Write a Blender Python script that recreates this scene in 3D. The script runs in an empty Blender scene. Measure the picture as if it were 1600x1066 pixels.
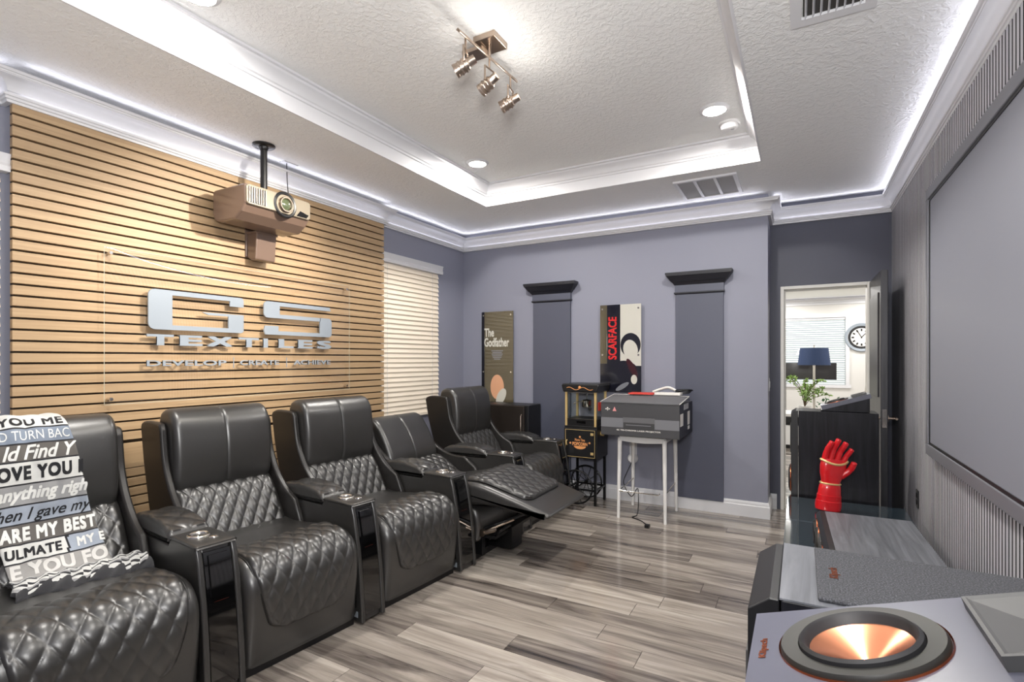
import bpy, bmesh, math, random
from mathutils import Vector, Matrix
random.seed(7)
PI = math.pi
SC = bpy.context.scene
COL = SC.collection

# ------------------------------------------------------------------ camera, world, light, exposure
H = 1.36
YAW = math.radians(29.0)
cam_d = bpy.data.cameras.new('camera')
cam_d.sensor_fit = 'HORIZONTAL'; cam_d.sensor_width = 36.0
cam_d.lens = 812.0 / 1600.0 * 36.0
cam_d.shift_y = (562.0 - 533.0) / 1600.0
cam_d.clip_start = 0.02
cam = bpy.data.objects.new('camera', cam_d); COL.objects.link(cam)
cam.location = (0, 0, H); cam.rotation_euler = (PI/2, 0, YAW)
SC.camera = cam

w = bpy.data.worlds.new('daylight'); SC.world = w; w.use_nodes = True
bg = w.node_tree.nodes['Background']
bg.inputs[0].default_value = (0.86, 0.93, 1.0, 1); bg.inputs[1].default_value = .7

SC.view_settings.view_transform = 'Standard'
SC.view_settings.look = 'None'
SC.view_settings.gamma = 1.0
SC.view_settings.use_curve_mapping = False
SC.view_settings.exposure = 0.22
CAN_W, SPOT_W, LED_W, FAR_W, LEAK_W, LOW_W, FILL_W = 24.0, 1.0, .42, 34.0, .75, .22, 60.0

# room measures (metres)
XL, XR, YB, YD, YF, XC, ZC = -3.37, 0.686, 4.93, 5.31, -0.32, -0.24, 2.775
XS = XL + 0.075                                   # face of the wooden slats
TX0, TX1, TY0, TY1, ZT, ZF = -2.55, -0.235, 0.74, 4.10, 2.965, 2.865   # ceiling tray

def aim(o, p):
    o.rotation_euler = (Vector(p) - o.location).to_track_quat('-Z', 'Y').to_euler()
def area(name, loc, sx, sy, watt, col=(1, 1, 1), rot=(0, 0, 0), shape='RECTANGLE', spread=PI):
    d = bpy.data.lights.new(name, 'AREA'); d.shape = shape; d.size = sx; d.size_y = sy
    d.energy = watt; d.color = col; d.spread = spread
    o = bpy.data.objects.new(name, d); COL.objects.link(o); o.location = loc; o.rotation_euler = rot
    return o
CANS = [(-2.30, 3.57), (-0.48, 3.54), (-2.30, 1.32), (-0.48, 1.32)]
for (x, y) in CANS:
    area('can_lamp', (x, y, ZT - 0.012), 0.13, 0.13, CAN_W, (1.0, 0.96, 0.90), shape='DISK')
SPOTS = [((-1.375, 2.03, 2.745), (-3.30, 1.35, 1.60)), ((-1.36, 2.22, 2.745), (-3.30, 2.35, 1.75)), ((-1.345, 2.41, 2.73), (-3.30, 2.10, 1.88))]
for k_, (p, q) in enumerate(SPOTS):
    d = bpy.data.lights.new('track_lamp', 'SPOT'); d.energy = SPOT_W * (30, 30, 220)[k_]; d.color = (1.0, 0.93, 0.82)
    d.spot_size = math.radians((68, 68, 56)[k_]); d.spot_blend = 0.9; d.shadow_soft_size = 0.025
    o = bpy.data.objects.new('track_lamp', d); COL.objects.link(o); o.location = p; aim(o, q)
    v = (Vector(q) - Vector(p)).normalized(); o.location = Vector(p) + v * 0.075
    d = bpy.data.lights.new('track_lamp_rear', 'POINT'); d.energy = LEAK_W; d.color = (1.0, 0.95, 0.88); d.shadow_soft_size = 0.02   # light leaking from the open rear of each head
    o = bpy.data.objects.new('track_lamp_rear', d); COL.objects.link(o); o.location = Vector(p) - v * 0.075
LC = (0.88, 0.88, 1.0)
def led(x0, y0, x1, y1, z=2.728, W=None):
    L = math.hypot(x1 - x0, y1 - y0); a = math.atan2(y1 - y0, x1 - x0)
    o = area('cove_led', ((x0 + x1) / 2, (y0 + y1) / 2, z), L, 0.026 if z > 2.74 else 0.012, (W or LED_W) * L, LC, (PI, 0, 0))
    t = Vector((x1 - x0, y1 - y0, 0)).normalized()                # runs are listed with the room on their left
    zl = -Vector((-t.y * .86, t.x * .86, .5)).normalized(); yl = zl.cross(t)
    o.rotation_euler = Matrix((t, yl, zl)).transposed().to_euler()
for k_, (a, b, c, d) in enumerate(((XL+.05, YB-.06, XL+.05, 3.58), (XL+.112, 3.54, XL+.112, 1.05), (XL+.05, 1.0, XL+.05, YF+.06), (XC-.06, YB-.05, XL+.08, YB-.05), (XC+.05, YD-.08, XC+.05, YB+.02),
                     (XR-.08, YD-.05, XC+.08, YD-.05), (XR-.05, YF+.08, XR-.05, YD-.08), (XL+.08, YF+.05, XR-.08, YF+.05))):
    led(a, b, c, d, 2.741 if k_ == 6 else 2.728, LED_W * 2 if k_ == 6 else None)
    t = Vector((c - a, d - b)).normalized(); e = Vector((t.y, -t.x)) * .029            # second tape in the lower ledge of the crown
    led(a + e.x, b + e.y, c + e.x, d + e.y, 2.618, LOW_W)
# added unseen fill light bounced off the ceiling, standing in for a camera flash
fl_ = area('bounce_fill', (.02, -.12, 1.70), .35, .35, FILL_W, (1, .985, .96)); aim(fl_, (-1.1, 1.3, 2.9))
for (x, y) in [(-.9, 7.2), (1.4, 7.4), (-.6, 10.2), (1.5, 10.2), (-.4, 12.7), (1.4, 12.7)]:
    area('far_room_fill', (x, y, 2.73), 0.5, 0.5, FAR_W, (1.0, 0.98, 0.95))  # added fill lights under the far ceiling, without fixtures

# ------------------------------------------------------------------ materials
def lin(c):
    return tuple(((v / 255 / 12.92) if v / 255 <= .04045 else ((v / 255 + .055) / 1.055) ** 2.4) for v in c) + (1,)
class NT:
    def __init__(s, name):
        s.m = bpy.data.materials.new(name); s.m.use_nodes = True
        s.t = s.m.node_tree; s.b = s.t.nodes['Principled BSDF']; s.o = s.t.nodes['Material Output']
    def n(s, typ, **kw):
        q = s.t.nodes.new(typ)
        for k, v in kw.items():
            if k.startswith('i_'):
                key = k[2:]
                key = int(key) if key.isdigit() else key.replace('_', ' ')
                q.inputs[key].default_value = v
            else: setattr(q, k, v)
        return q
    def l(s, a, b): s.t.links.new(a, b)
    def ramp(s, fac, stops):
        r = s.n('ShaderNodeValToRGB'); e = r.color_ramp.elements
        while len(e) < len(stops): e.new(0.5)
        for q, (p, c) in zip(e, stops): q.position = p; q.color = c
        s.l(fac, r.inputs[0]); return r.outputs[0]
    def noise(s, vec, scale, detail=3, rough=.55, dist=0):
        q = s.n('ShaderNodeTexNoise'); q.inputs['Scale'].default_value = scale; q.inputs['Detail'].default_value = detail
        q.inputs['Roughness'].default_value = rough; q.inputs['Distortion'].default_value = dist
        if vec is not None: s.l(vec, q.inputs['Vector'])
        return q.outputs['Fac']
    def mapping(s, vec, scale=(1, 1, 1), rot=(0, 0, 0)):
        q = s.n('ShaderNodeMapping'); q.inputs['Scale'].default_value = scale; q.inputs['Rotation'].default_value = rot
        s.l(vec, q.inputs['Vector']); return q.outputs[0]
    def bump(s, h, strength, dist=.01):
        q = s.n('ShaderNodeBump'); q.inputs['Strength'].default_value = strength; q.inputs['Distance'].default_value = dist
        s.l(h, q.inputs['Height']); s.l(q.outputs[0], s.b.inputs['Normal']); return q
def mat(name, rgb, rough=.5, metal=0, coat=0, spec=.5, bump=None, emit=0, var=0, sheen=0):
    s = NT(name); b = s.b
    b.inputs['Base Color'].default_value = lin(rgb); b.inputs['Roughness'].default_value = rough
    b.inputs['Metallic'].default_value = metal; b.inputs['Specular IOR Level'].default_value = spec
    b.inputs['Coat Weight'].default_value = coat; b.inputs['Coat Roughness'].default_value = .05
    b.inputs['Sheen Weight'].default_value = sheen
    if emit:
        b.inputs['Emission Color'].default_value = lin(rgb); b.inputs['Emission Strength'].default_value = emit
    tc = s.n('ShaderNodeTexCoord').outputs['Object']
    if bump:
        sc, st, di = bump
        s.bump(s.noise(tc, sc, 4), st, di)
    if var:
        f = s.noise(tc, 9, 4)
        c0 = tuple(max(0, v * (1 - var)) for v in rgb); c1 = tuple(min(255, v * (1 + var)) for v in rgb)
        s.l(s.ramp(f, [(.3, lin(c0)), (.7, lin(c1))]), b.inputs['Base Color'])
    return s.m
def wood(name, c0, c1, scale, rough=.5, bump=.2, rnd=True, coat=0, axis=0, streak=22):
    s = NT(name); tc = s.n('ShaderNodeTexCoord').outputs['Object']
    vec = tc
    if rnd:
        oi = s.n('ShaderNodeObjectInfo'); mu = s.n('ShaderNodeVectorMath', operation='SCALE'); mu.inputs['Scale'].default_value = 37
        cm = s.n('ShaderNodeCombineXYZ'); s.l(oi.outputs['Random'], cm.inputs[0]); s.l(oi.outputs['Random'], cm.inputs[1]); s.l(oi.outputs['Random'], cm.inputs[2])
        s.l(cm.outputs[0], mu.inputs[0]); ad = s.n('ShaderNodeVectorMath'); s.l(tc, ad.inputs[0]); s.l(mu.outputs[0], ad.inputs[1]); vec = ad.outputs[0]
    sc = [streak * scale] * 3; sc[axis] = scale
    f = s.noise(s.mapping(vec, tuple(sc)), 1.0, 6, .62, .6)
    s.l(s.ramp(f, [(.28, lin(c0)), (.72, lin(c1))]), s.b.inputs['Base Color'])
    s.b.inputs['Roughness'].default_value = rough; s.b.inputs['Coat Weight'].default_value = coat; s.b.inputs['Coat Roughness'].default_value = .1
    if bump: s.bump(f, bump, .002)
    return s.m

M = {}
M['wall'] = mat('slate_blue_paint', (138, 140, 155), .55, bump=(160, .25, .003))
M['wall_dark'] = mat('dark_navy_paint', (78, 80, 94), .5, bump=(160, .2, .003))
M['pilaster'] = mat('dark_slate_paint', (82, 85, 100), .45, bump=(60, .1, .002))
M['capital'] = mat('charcoal_navy_paint', (30, 31, 39), .4)
M['white'] = mat('white_trim_paint', (218, 218, 221), .35)
def stucco(name, rgb):
    s = NT(name); tc = s.n('ShaderNodeTexCoord').outputs['Object']
    f = s.noise(tc, 38, 4, .6, .5); g = s.ramp(f, [(.42, (0, 0, 0, 1)), (.62, (1, 1, 1, 1))])
    s.b.inputs['Base Color'].default_value = lin(rgb); s.b.inputs['Roughness'].default_value = .75
    s.bump(g, .45, .006); return s.m
M['ceiling'] = stucco('knockdown_ceiling_texture', (236, 236, 235))
M['far_wall'] = mat('pale_grey_paint', (214, 212, 208), .6)
M['slat'] = wood('oak_slat', (158, 130, 98), (182, 155, 120), 1.6, .5, .05, True, axis=1, streak=40)
M['batten'] = mat('slat_backing', (52, 40, 26), .8)
M['gslat'] = wood('dark_grey_slat', (182, 181, 187), (200, 199, 206), 2, .5, .08, True, axis=2, streak=30)
M['gback'] = mat('black_felt_and_groove_shade', (18, 18, 22), .95)
M['leather'] = mat('black_leather', (43, 42, 41), .34, spec=1.0, bump=(420, .16, .0012))
M['leather_dark'] = mat('dark_leather_side', (36, 34, 33), .36, bump=(420, .16, .0012))
M['piping'] = mat('black_piping', (14, 14, 15), .4)
M['gloss'] = mat('piano_black', (8, 8, 9), .06, coat=1, spec=.6)
M['black'] = mat('black_plastic', (20, 20, 22), .4)
M['blackm'] = mat('black_metal', (22, 22, 24), .35, metal=.4)
M['chrome'] = mat('chrome', (225, 220, 212), .12, metal=1)
M['nickel'] = mat('brushed_nickel', (176, 160, 146), .28, metal=1)
M['gold'] = mat('brass', (232, 202, 140), .3, metal=.45)
M['silver'] = mat('brushed_silver', (146, 154, 163), .28, metal=.15)
M['copper'] = mat('spun_copper', (238, 160, 122), .24, metal=1)
M['copper_trim'] = mat('copper_trim', (200, 112, 74), .25, metal=1)
M['rubber'] = mat('black_rubber', (34, 34, 36), .55)
M['horn'] = mat('grey_rubber_horn', (78, 78, 78), .5)
M['flange'] = mat('satin_grey_ring', (40, 39, 36), .45)
M['baffle'] = mat('satin_grey_vinyl', (84, 85, 97), .3, coat=.3)
M['ash'] = wood('black_ash', (10, 10, 13), (34, 34, 40), 2.2, .38, .25, False, axis=2, streak=14)
M['ash'].node_tree.nodes['Principled BSDF'].inputs['Specular IOR Level'].default_value = .2
M['ash_x'] = wood('black_ash_lit', (72, 74, 79), (118, 120, 126), 2.6, .34, .25, False, axis=1, streak=16)  # lit copy of the black ash, brightness put into the colour
def cloth():
    s = NT('speaker_grille_cloth'); tc = s.n('ShaderNodeTexCoord').outputs['Object']
    f = s.noise(tc, 420, 2, .6)
    s.l(s.ramp(f, [(.45, lin((44, 45, 49))), (.75, lin((96, 97, 103)))]), s.b.inputs['Base Color'])
    s.b.inputs['Roughness'].default_value = .85; s.bump(f, .4, .001); return s.m
M['grille'] = cloth()
M['cred'] = mat('dark_teal_lacquer', (38, 48, 58), .25, coat=.4)
M['credtop'] = mat('dark_glass_top', (44, 56, 64), .1, coat=1)
M['red'] = mat('red_plastic', (206, 26, 34), .25, coat=.5)
M['whitem'] = mat('white_enamel', (232, 231, 229), .3)
M['card'] = mat('printed_carton', (66, 66, 69), .5, bump=(30, .1, .002))
M['card_lid'] = mat('printed_carton_lid', (98, 98, 101), .55)
M['card_band'] = mat('printed_carton_band', (116, 117, 122), .5)
M['card_dark'] = mat('printed_carton_side', (32, 33, 44), .5)
M['paper'] = mat('white_paper', (236, 232, 226), .6)
M['redpaper'] = mat('red_print', (208, 62, 50), .6)
M['blind'] = mat('cream_faux_wood', (238, 226, 208), .45)
M['bwhite'] = mat('white_blind', (234, 238, 234), .5)
M['wood_door'] = wood('black_door_paint', (26, 26, 30), (60, 60, 66), 1.8, .38, .2, False, axis=2, streak=12)
M['jamb'] = mat('white_door_frame', (224, 222, 216), .4)
M['screen'] = mat('projection_screen', (136, 138, 148), .55)
M['grey_frame'] = mat('grey_frame', (126, 127, 134), .4, metal=.2)
M['led'] = mat('lit_diffuser', (255, 246, 232), .5, emit=9)
M['ledc'] = mat('cove_strip', (236, 234, 255), .5, emit=1.6)
M['navy'] = mat('navy_lampshade', (44, 62, 98), .7)
M['leaf'] = mat('olive_leaf', (104, 132, 58), .5, var=.35)
M['bark'] = mat('branch_bark', (92, 74, 54), .8)
M['tan'] = mat('skin_tone_print', (222, 164, 126), .25, coat=.6)
M['inkblack'] = mat('black_print', (20, 20, 30), .1, coat=1)
M['olive'] = mat('olive_brown_print', (84, 76, 56), .08, coat=1)
M['cream'] = mat('cream_print', (204, 202, 192), .12, coat=1)
M['greyprint'] = mat('grey_print', (120, 122, 128), .15, coat=1)
M['redink'] = mat('red_print_ink', (206, 40, 40), .2, coat=.8)
M['maroon'] = mat('maroon_print', (58, 16, 24), .12, coat=1)
M['proj'] = mat('bronze_projector_shell', (112, 92, 80), .3, coat=.4)
M['proj_front'] = mat('pearl_projector_front', (150, 140, 124), .22, metal=.5)
M['lens'] = mat('coated_lens', (70, 78, 56), .03, coat=1, spec=.9)
M['mount_w'] = mat('white_smoke_plastic', (236, 236, 236), .4)
M['orangeprint'] = mat('orange_gold_print', (226, 156, 98), .4)
M['ventgap'] = mat('duct_shadow_grey', (60, 58, 56), .9)
M['filter'] = mat('grey_filter', (172, 172, 173), .8)
M['mirror_glass'] = mat('dark_tv_glass', (52, 50, 50), .12, coat=.5)
for k, c in (('b_white', (206, 206, 202)), ('b_blue', (122, 132, 146)), ('b_taupe', (92, 88, 84)), ('b_grey', (150, 150, 150)), ('b_lblue', (152, 160, 172)), ('b_pale', (150, 148, 145)), ('b_black', (34, 34, 38)), ('b_ink', (24, 24, 28)), ('b_chalk', (218, 218, 214)), ('b_fade', (204, 202, 198))):
    M[k] = mat('fleece_' + k[2:], c, .9, sheen=.2, bump=(240, .35, .002), var=.06)
def glass_mat(name, tint, gl=.06, rough=.0):
    s = NT(name); s.t.nodes.remove(s.b)
    tr = s.n('ShaderNodeBsdfTransparent'); tr.inputs[0].default_value = tint
    g = s.n('ShaderNodeBsdfGlossy'); g.inputs['Roughness'].default_value = rough
    lw = s.n('ShaderNodeLayerWeight'); lw.inputs[0].default_value = .5
    pw = s.n('ShaderNodeMath', operation='POWER'); pw.inputs[1].default_value = 4.0; s.l(lw.outputs['Facing'], pw.inputs[0])
    fr = s.n('ShaderNodeMath', operation='MULTIPLY_ADD'); fr.inputs[1].default_value = .6; fr.inputs[2].default_value = .05; s.l(pw.outputs[0], fr.inputs[0])
    mx = s.n('ShaderNodeMixShader'); s.l(fr.outputs[0], mx.inputs[0]); s.l(tr.outputs[0], mx.inputs[1]); s.l(g.outputs[0], mx.inputs[2])
    s.l(mx.outputs[0], s.o.inputs[0]); return s.m
M['acrylic'] = glass_mat('clear_acrylic', (1, 1, 1, 1))
M['pane'] = glass_mat('window_glass', (.96, .98, .97, 1))
M['edge'] = mat('acrylic_edge', (190, 188, 170), .2)
def plank_mat():
    s = NT('grey_oak_vinyl'); tc = s.n('ShaderNodeTexCoord').outputs['Object']
    oi = s.n('ShaderNodeObjectInfo'); cm = s.n('ShaderNodeCombineXYZ')
    for i in range(3): s.l(oi.outputs['Random'], cm.inputs[i])
    mu = s.n('ShaderNodeVectorMath', operation='SCALE'); mu.inputs['Scale'].default_value = 61; s.l(cm.outputs[0], mu.inputs[0])
    ad = s.n('ShaderNodeVectorMath'); s.l(tc, ad.inputs[0]); s.l(mu.outputs[0], ad.inputs[1])
    f = s.noise(s.mapping(ad.outputs[0], (1.1, 13, 13)), 1.0, 8, .62, 1.1)
    g = s.noise(s.mapping(ad.outputs[0], (3, 90, 90)), 1.0, 3, .6, .3)
    # plank tone + streaks
    t = s.n('ShaderNodeMath', operation='MULTIPLY'); t.inputs[1].default_value = .30; s.l(oi.outputs['Random'], t.inputs[0])
    a = s.n('ShaderNodeMath', operation='MULTIPLY_ADD'); a.inputs[1].default_value = .92; s.l(f, a.inputs[0]); s.l(t.outputs[0], a.inputs[2])
    a2 = s.n('ShaderNodeMath', operation='MULTIPLY_ADD'); a2.inputs[1].default_value = .16; s.l(g, a2.inputs[0]); s.l(a.outputs[0], a2.inputs[2])
    c = s.ramp(a2.outputs[0], [(.38, lin((50, 44, 41))), (.53, lin((106, 98, 92))), (.70, lin((148, 139, 130))), (.96, lin((194, 185, 174)))])
    s.l(c, s.b.inputs['Base Color']); s.b.inputs['Roughness'].default_value = .20
    s.b.inputs['Coat Weight'].default_value = .35; s.b.inputs['Coat Roughness'].default_value = .07
    s.bump(g, .06, .001); return s.m
M['plank'] = plank_mat()

# ------------------------------------------------------------------ mesh helpers
class MB:
    def __init__(s): s.v = []; s.f = []; s.mi = []
    def add(s, vs, fs, mi=0, mx=None):
        k = len(s.v)
        s.v += [tuple(mx @ Vector(p)) if mx is not None else tuple(p) for p in vs]
        s.f += [tuple(i + k for i in f) for f in fs]; s.mi += [mi] * len(fs); return s
    def box(s, x0, x1, y0, y1, z0, z1, mi=0, mx=None):
        v = [(x, y, z) for z in (z0, z1) for y in (y0, y1) for x in (x0, x1)]
        return s.add(v, [(0, 2, 3, 1), (4, 5, 7, 6), (0, 1, 5, 4), (2, 6, 7, 3), (0, 4, 6, 2), (1, 3, 7, 5)], mi, mx)
    def tube(s, pts, r, n=8, closed=False, mi=0, caps=True):
        P = [Vector(p) for p in pts]; N = len(P); rs = r if isinstance(r, (list, tuple)) else [r] * N
        rings = []; up = None
        for i in range(N):
            a = P[(i - 1) % N] if (closed or i > 0) else P[i]; b = P[(i + 1) % N] if (closed or i < N - 1) else P[i]
            t = (b - a).normalized()
            if up is None: up = t.orthogonal().normalized()
            else:
                up = up - t * up.dot(t)
                up = up.normalized() if up.length > 1e-6 else t.orthogonal().normalized()
            q = t.cross(up); rings.append([tuple(P[i] + (up * math.cos(2*PI*k/n) + q * math.sin(2*PI*k/n)) * rs[i]) for k in range(n)])
        v = [p for R in rings for p in R]; f = []
        for i in range(N if closed else N - 1):
            for k in range(n):
                a, b = i * n, ((i + 1) % N) * n
                f.append((a + k, a + (k + 1) % n, b + (k + 1) % n, b + k))
        if caps and not closed: f.append(tuple(reversed(range(n)))); f.append(tuple((N - 1) * n + k for k in range(n)))
        return s.add(v, f, mi)
    def cyl(s, p0, p1, r0, r1=None, n=16, mi=0): return s.tube([p0, p1], [r0, r0 if r1 is None else r1], n, mi=mi)
    def lathe(s, prof, n=32, mx=None, mi=0):
        v = [(r * math.cos(2*PI*k/n), r * math.sin(2*PI*k/n), z) for r, z in prof for k in range(n)]; f = []
        for i in range(len(prof) - 1):
            for k in range(n): f.append((i*n+k, i*n+(k+1) % n, (i+1)*n+(k+1) % n, (i+1)*n+k))
        return s.add(v, f, mi, mx)
    def prism(s, poly, a0, a1, plane='xz', mi=0, mx=None):
        n = len(poly)
        def P(u, w_, a):
            return {'xz': (u, a, w_), 'xy': (u, w_, a), 'yz': (a, u, w_)}[plane]
        v = [P(u, q, a0) for u, q in poly] + [P(u, q, a1) for u, q in poly]
        f = [tuple(range(n)), tuple(reversed(range(n, 2*n)))] + [(i, i + n, (i+1) % n + n, (i+1) % n) for i in range(n)]
        return s.add(v, f, mi, mx)
    def sweep(s, path, prof, closed=False, mi=0):
        """profile (offset to the left of the path, z) swept with mitred corners"""
        n = len(path); m = len(prof); v = []; f = []
        for i in range(n):
            p = Vector(path[i]); d = []
            if closed or i > 0: d.append((p - Vector(path[i-1])).normalized())
            if closed or i < n - 1: d.append((Vector(path[(i+1) % n]) - p).normalized())
            ns = [Vector((-q.y, q.x)) for q in d]
            k = ns[0] if len(ns) == 1 else (ns[0] + ns[1]) / max(.2, 1 + ns[0].dot(ns[1]))
            v += [(p.x + k.x * o, p.y + k.y * o, z) for o, z in prof]
        for i in range(n if closed else n - 1):
            for j in range(m - 1):
                a, b = i * m, ((i+1) % n) * m
                f.append((a + j, b + j, b + j + 1, a + j + 1))
        if not closed: f += [tuple(range(m)), tuple((n-1)*m + j for j in reversed(range(m)))]
        return s.add(v, f, mi)
    def grid(s, rows, mi=0):
        m = len(rows[0]); v = [p for r in rows for p in r]
        f = [(i*m+j, i*m+j+1, (i+1)*m+j+1, (i+1)*m+j) for i in range(len(rows)-1) for j in range(m-1)]
        return s.add(v, f, mi)
    def mesh(s, name, mats, smooth=40, fix=True):
        me = bpy.data.meshes.new(name); me.from_pydata(s.v, [], s.f)
        for m in (mats if isinstance(mats, (list, tuple)) else [mats]): me.materials.append(m)
        me.polygons.foreach_set('material_index', s.mi)
        if fix:
            b = bmesh.new(); b.from_mesh(me); bmesh.ops.recalc_face_normals(b, faces=b.faces); b.to_mesh(me); b.free()
        if smooth:
            me.polygons.foreach_set('use_smooth', [True] * len(me.polygons)); me.set_sharp_from_angle(angle=math.radians(smooth))
        me.update(); return me
    def build(s, name, mats, parent=None, smooth=40, bevel=0, seg=2, fix=True):
        return link(name, s.mesh(name, mats, smooth, fix), parent, bevel, seg)
def link(name, me, parent=None, bevel=0, seg=2):
    o = bpy.data.objects.new(name, me); COL.objects.link(o)
    if parent is not None: o.parent = parent
    if bevel:
        b = o.modifiers.new('edge', 'BEVEL'); b.width = bevel; b.segments = seg; b.limit_method = 'ANGLE'; b.angle_limit = math.radians(50)
        b.harden_normals = False
    return o
def tag(o, label=None, cat=None, group=None, kind=None):
    if label: o['label'] = label
    if cat: o['category'] = cat
    if group: o['group'] = group
    if kind: o['kind'] = kind
    return o
def empty(name, loc=(0, 0, 0), rz=0, **kw):
    o = bpy.data.objects.new(name, None); COL.objects.link(o); o.location = loc; o.rotation_euler = (0, 0, rz); o.empty_display_size = .1
    return tag(o, **kw)
def struct(o): o['kind'] = 'structure'; return o
def copy_tree(o, parent=None):
    c = o.copy(); COL.objects.link(c)
    if parent is not None: c.parent = parent
    for ch in list(o.children): copy_tree(ch, c)
    return c
def spl(pts, k=6, closed=False):
    P = [Vector(p) for p in pts]; n = len(P); out = []
    for i in range(n if closed else n - 1):
        g = (lambda j: P[j % n]) if closed else (lambda j: P[max(0, min(n-1, j))])
        a, b, c, d = g(i-1), g(i), g(i+1), g(i+2)
        for q in range(k):
            t = q / k
            out.append(.5 * ((2*b) + (-a+c)*t + (2*a-5*b+4*c-d)*t*t + (-a+3*b-3*c+d)*t**3))
    if not closed: out.append(P[-1])
    return out
def text_geo(s_, size=1.0, bold=0.0, shear=0.0, sx=1.0, extrude=0.0, spacing=1.0, align='LEFT', res=3):
    cu = bpy.data.curves.new('lettering', 'FONT'); cu.body = s_; cu.size = size; cu.shear = shear
    cu.extrude = extrude; cu.space_character = spacing; cu.align_x = align; cu.resolution_u = res
    o = bpy.data.objects.new('lettering', cu); COL.objects.link(o)
    dg = bpy.context.evaluated_depsgraph_get(); me = bpy.data.meshes.new_from_object(o.evaluated_get(dg))
    v = [(p.co.x * sx, p.co.y, p.co.z) for p in me.vertices]; f = [tuple(p.vertices) for p in me.polygons]
    bpy.data.objects.remove(o); bpy.data.curves.remove(cu); bpy.data.meshes.remove(me)
    if bold:       # heavier strokes: the same outline laid down with small shifts
        V, F = [], []
        for dx, dy in ((-bold, -bold), (bold, -bold), (-bold, bold), (bold, bold), (0, 0)):
            k = len(V); V += [(p[0]+dx, p[1]+dy, p[2] + .00004*k/len(v)) for p in v]; F += [tuple(i+k for i in q) for q in f]
        v, f = V, F
    return v, f
def put_text(mb, s_, fn, mi=0, fit=None, **kw):
    """lettering mapped through fn(u, v, w); fit=(width,height) rescales it to that box from its lower left corner"""
    v, f = text_geo(s_, **kw)
    if fit:
        x0 = min(p[0] for p in v); x1 = max(p[0] for p in v); y0 = min(p[1] for p in v); y1 = max(p[1] for p in v)
        v = [((p[0]-x0)/(x1-x0)*fit[0], (p[1]-y0)/(y1-y0)*fit[1], p[2]) for p in v]
    mb.add([fn(*p) for p in v], f, mi)

# ------------------------------------------------------------------ structure: floor
fl = struct(MB().box(XL-.12, XR+.12, YF-.12, YD+.13, -.06, -.008).build('floor', mat('floor_underlay', (52, 47, 44), .8), smooth=0))
PW, PL = .152, 1.22
pm = MB().box(0, PL-.0025, 0, PW-.0025, -.008, 0).mesh('plank', M['plank'], 0)
def planks(parent, x0, x1, y0, y1):
    r = 0; y = y0
    while y < y1 - .01:
        yy = min(PW, y1 - y); x = x0 - ((r * .37 + random.random() * .5) % 1) * PL
        while x < x1 - .02:
            a, b = max(x, x0), min(x + PL, x1)
            if b - a > .02:
                if b - a > PL - .01 and yy > PW - .01: o = link('plank', pm, parent); o.location = (a, y, 0)
                else:
                    o = MB().box(0, b-a-.0025, 0, yy-.0025, -.008, 0).build('plank', M['plank'], parent, 0); o.location = (a, y, 0)
            x += PL
        y += PW; r += 1
planks(fl, XL, XR, YF, YD + .1)

# walls
def wall_x(name, x0, x1, y0, y1, holes, m):
    """wall thick in x, running along y, with rectangular holes (y0,y1,z0,z1)"""
    b = MB(); y = y0
    for (a, c, z0, z1) in sorted(holes):
        b.box(x0, x1, y, a, -.05, 3.1)
        if z0 > 0: b.box(x0, x1, a, c, -.05, z0)
        b.box(x0, x1, a, c, z1, 3.1); y = c
    b.box(x0, x1, y, y1, -.05, 3.1)
    return struct(b.build(name, m, smooth=0))
W1 = (3.60, 4.40, .84, 2.25); W2 = (.10, .93, .84, 2.25)
wl = wall_x('wall_left', XL-.12, XL, YF-.12, YB+.12, [W2, W1], M['wall'])
wb = struct(MB().box(XL-.12, XC, YB, YD+.12, -.05, 3.1).build('wall_back', M['wall'], smooth=0))
D0, D1, DZ = -.155, .525, 2.02
wd = MB(); wd.box(XC, D0, YD, YD+.12, -.05, 3.1); wd.box(D1, XR+.12, YD, YD+.12, -.05, 3.1); wd.box(D0, D1, YD, YD+.12, DZ, 3.1)
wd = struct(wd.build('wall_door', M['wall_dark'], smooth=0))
wr = struct(MB().box(XR, XR+.12, YF-.12, YD+.12, -.05, 3.1).build('wall_right', M['gback'], smooth=0))
wf = struct(MB().box(XL-.12, XR+.12, YF-.12, YF, -.05, 3.1).build('wall_front', M['wall'], smooth=0))
# vertical grey slats, one by one
SP = .036
gb = MB().box(-.020, 0, -.0125, .0125, .03, 2.60); gb.mi = [1, 1, 1, 1, 0, 1]; gm = gb.mesh('slat', [M['gslat'], M['gback']], 0)  # shade of the grooves put into the colour: slat sides black
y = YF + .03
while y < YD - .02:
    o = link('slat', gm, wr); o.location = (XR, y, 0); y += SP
# ceiling with tray
c = MB()
c.box(XL-.12, TX0, YF-.12, YD+.12, ZC, ZC+.08); c.box(TX1, XR+.12, YF-.12, YD+.12, ZC, ZC+.08)
c.box(TX0, TX1, YF-.12, TY0, ZC, ZC+.08); c.box(TX0, TX1, TY1, YD+.12, ZC, ZC+.08)
c.box(TX0-.05, TX1+.05, TY0-.05, TY1+.05, ZT, ZT+.06)
struct(c.build('ceiling', M['ceiling'], smooth=0))
tp = [(TX0, TY0), (TX1, TY0), (TX1, TY1), (TX0, TY1)]
cr = [(.0, ZF-.02), (.012, ZF-.02), (.012, ZF-.004), (.020, ZF), (.022, ZF+.012), (.030, ZF+.018), (.036, ZF+.034), (.052, ZF+.055), (.074, ZF+.070), (.078, ZF+.082), (.090, ZF+.086), (.090, ZT+.001), (0, ZT+.001)]
struct(MB().sweep(tp, [(0, ZC-.002), (.012, ZC-.002), (.012, ZF-.02), (0, ZF-.02)], True).build('trim_1', M['white'], smooth=30))
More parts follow.
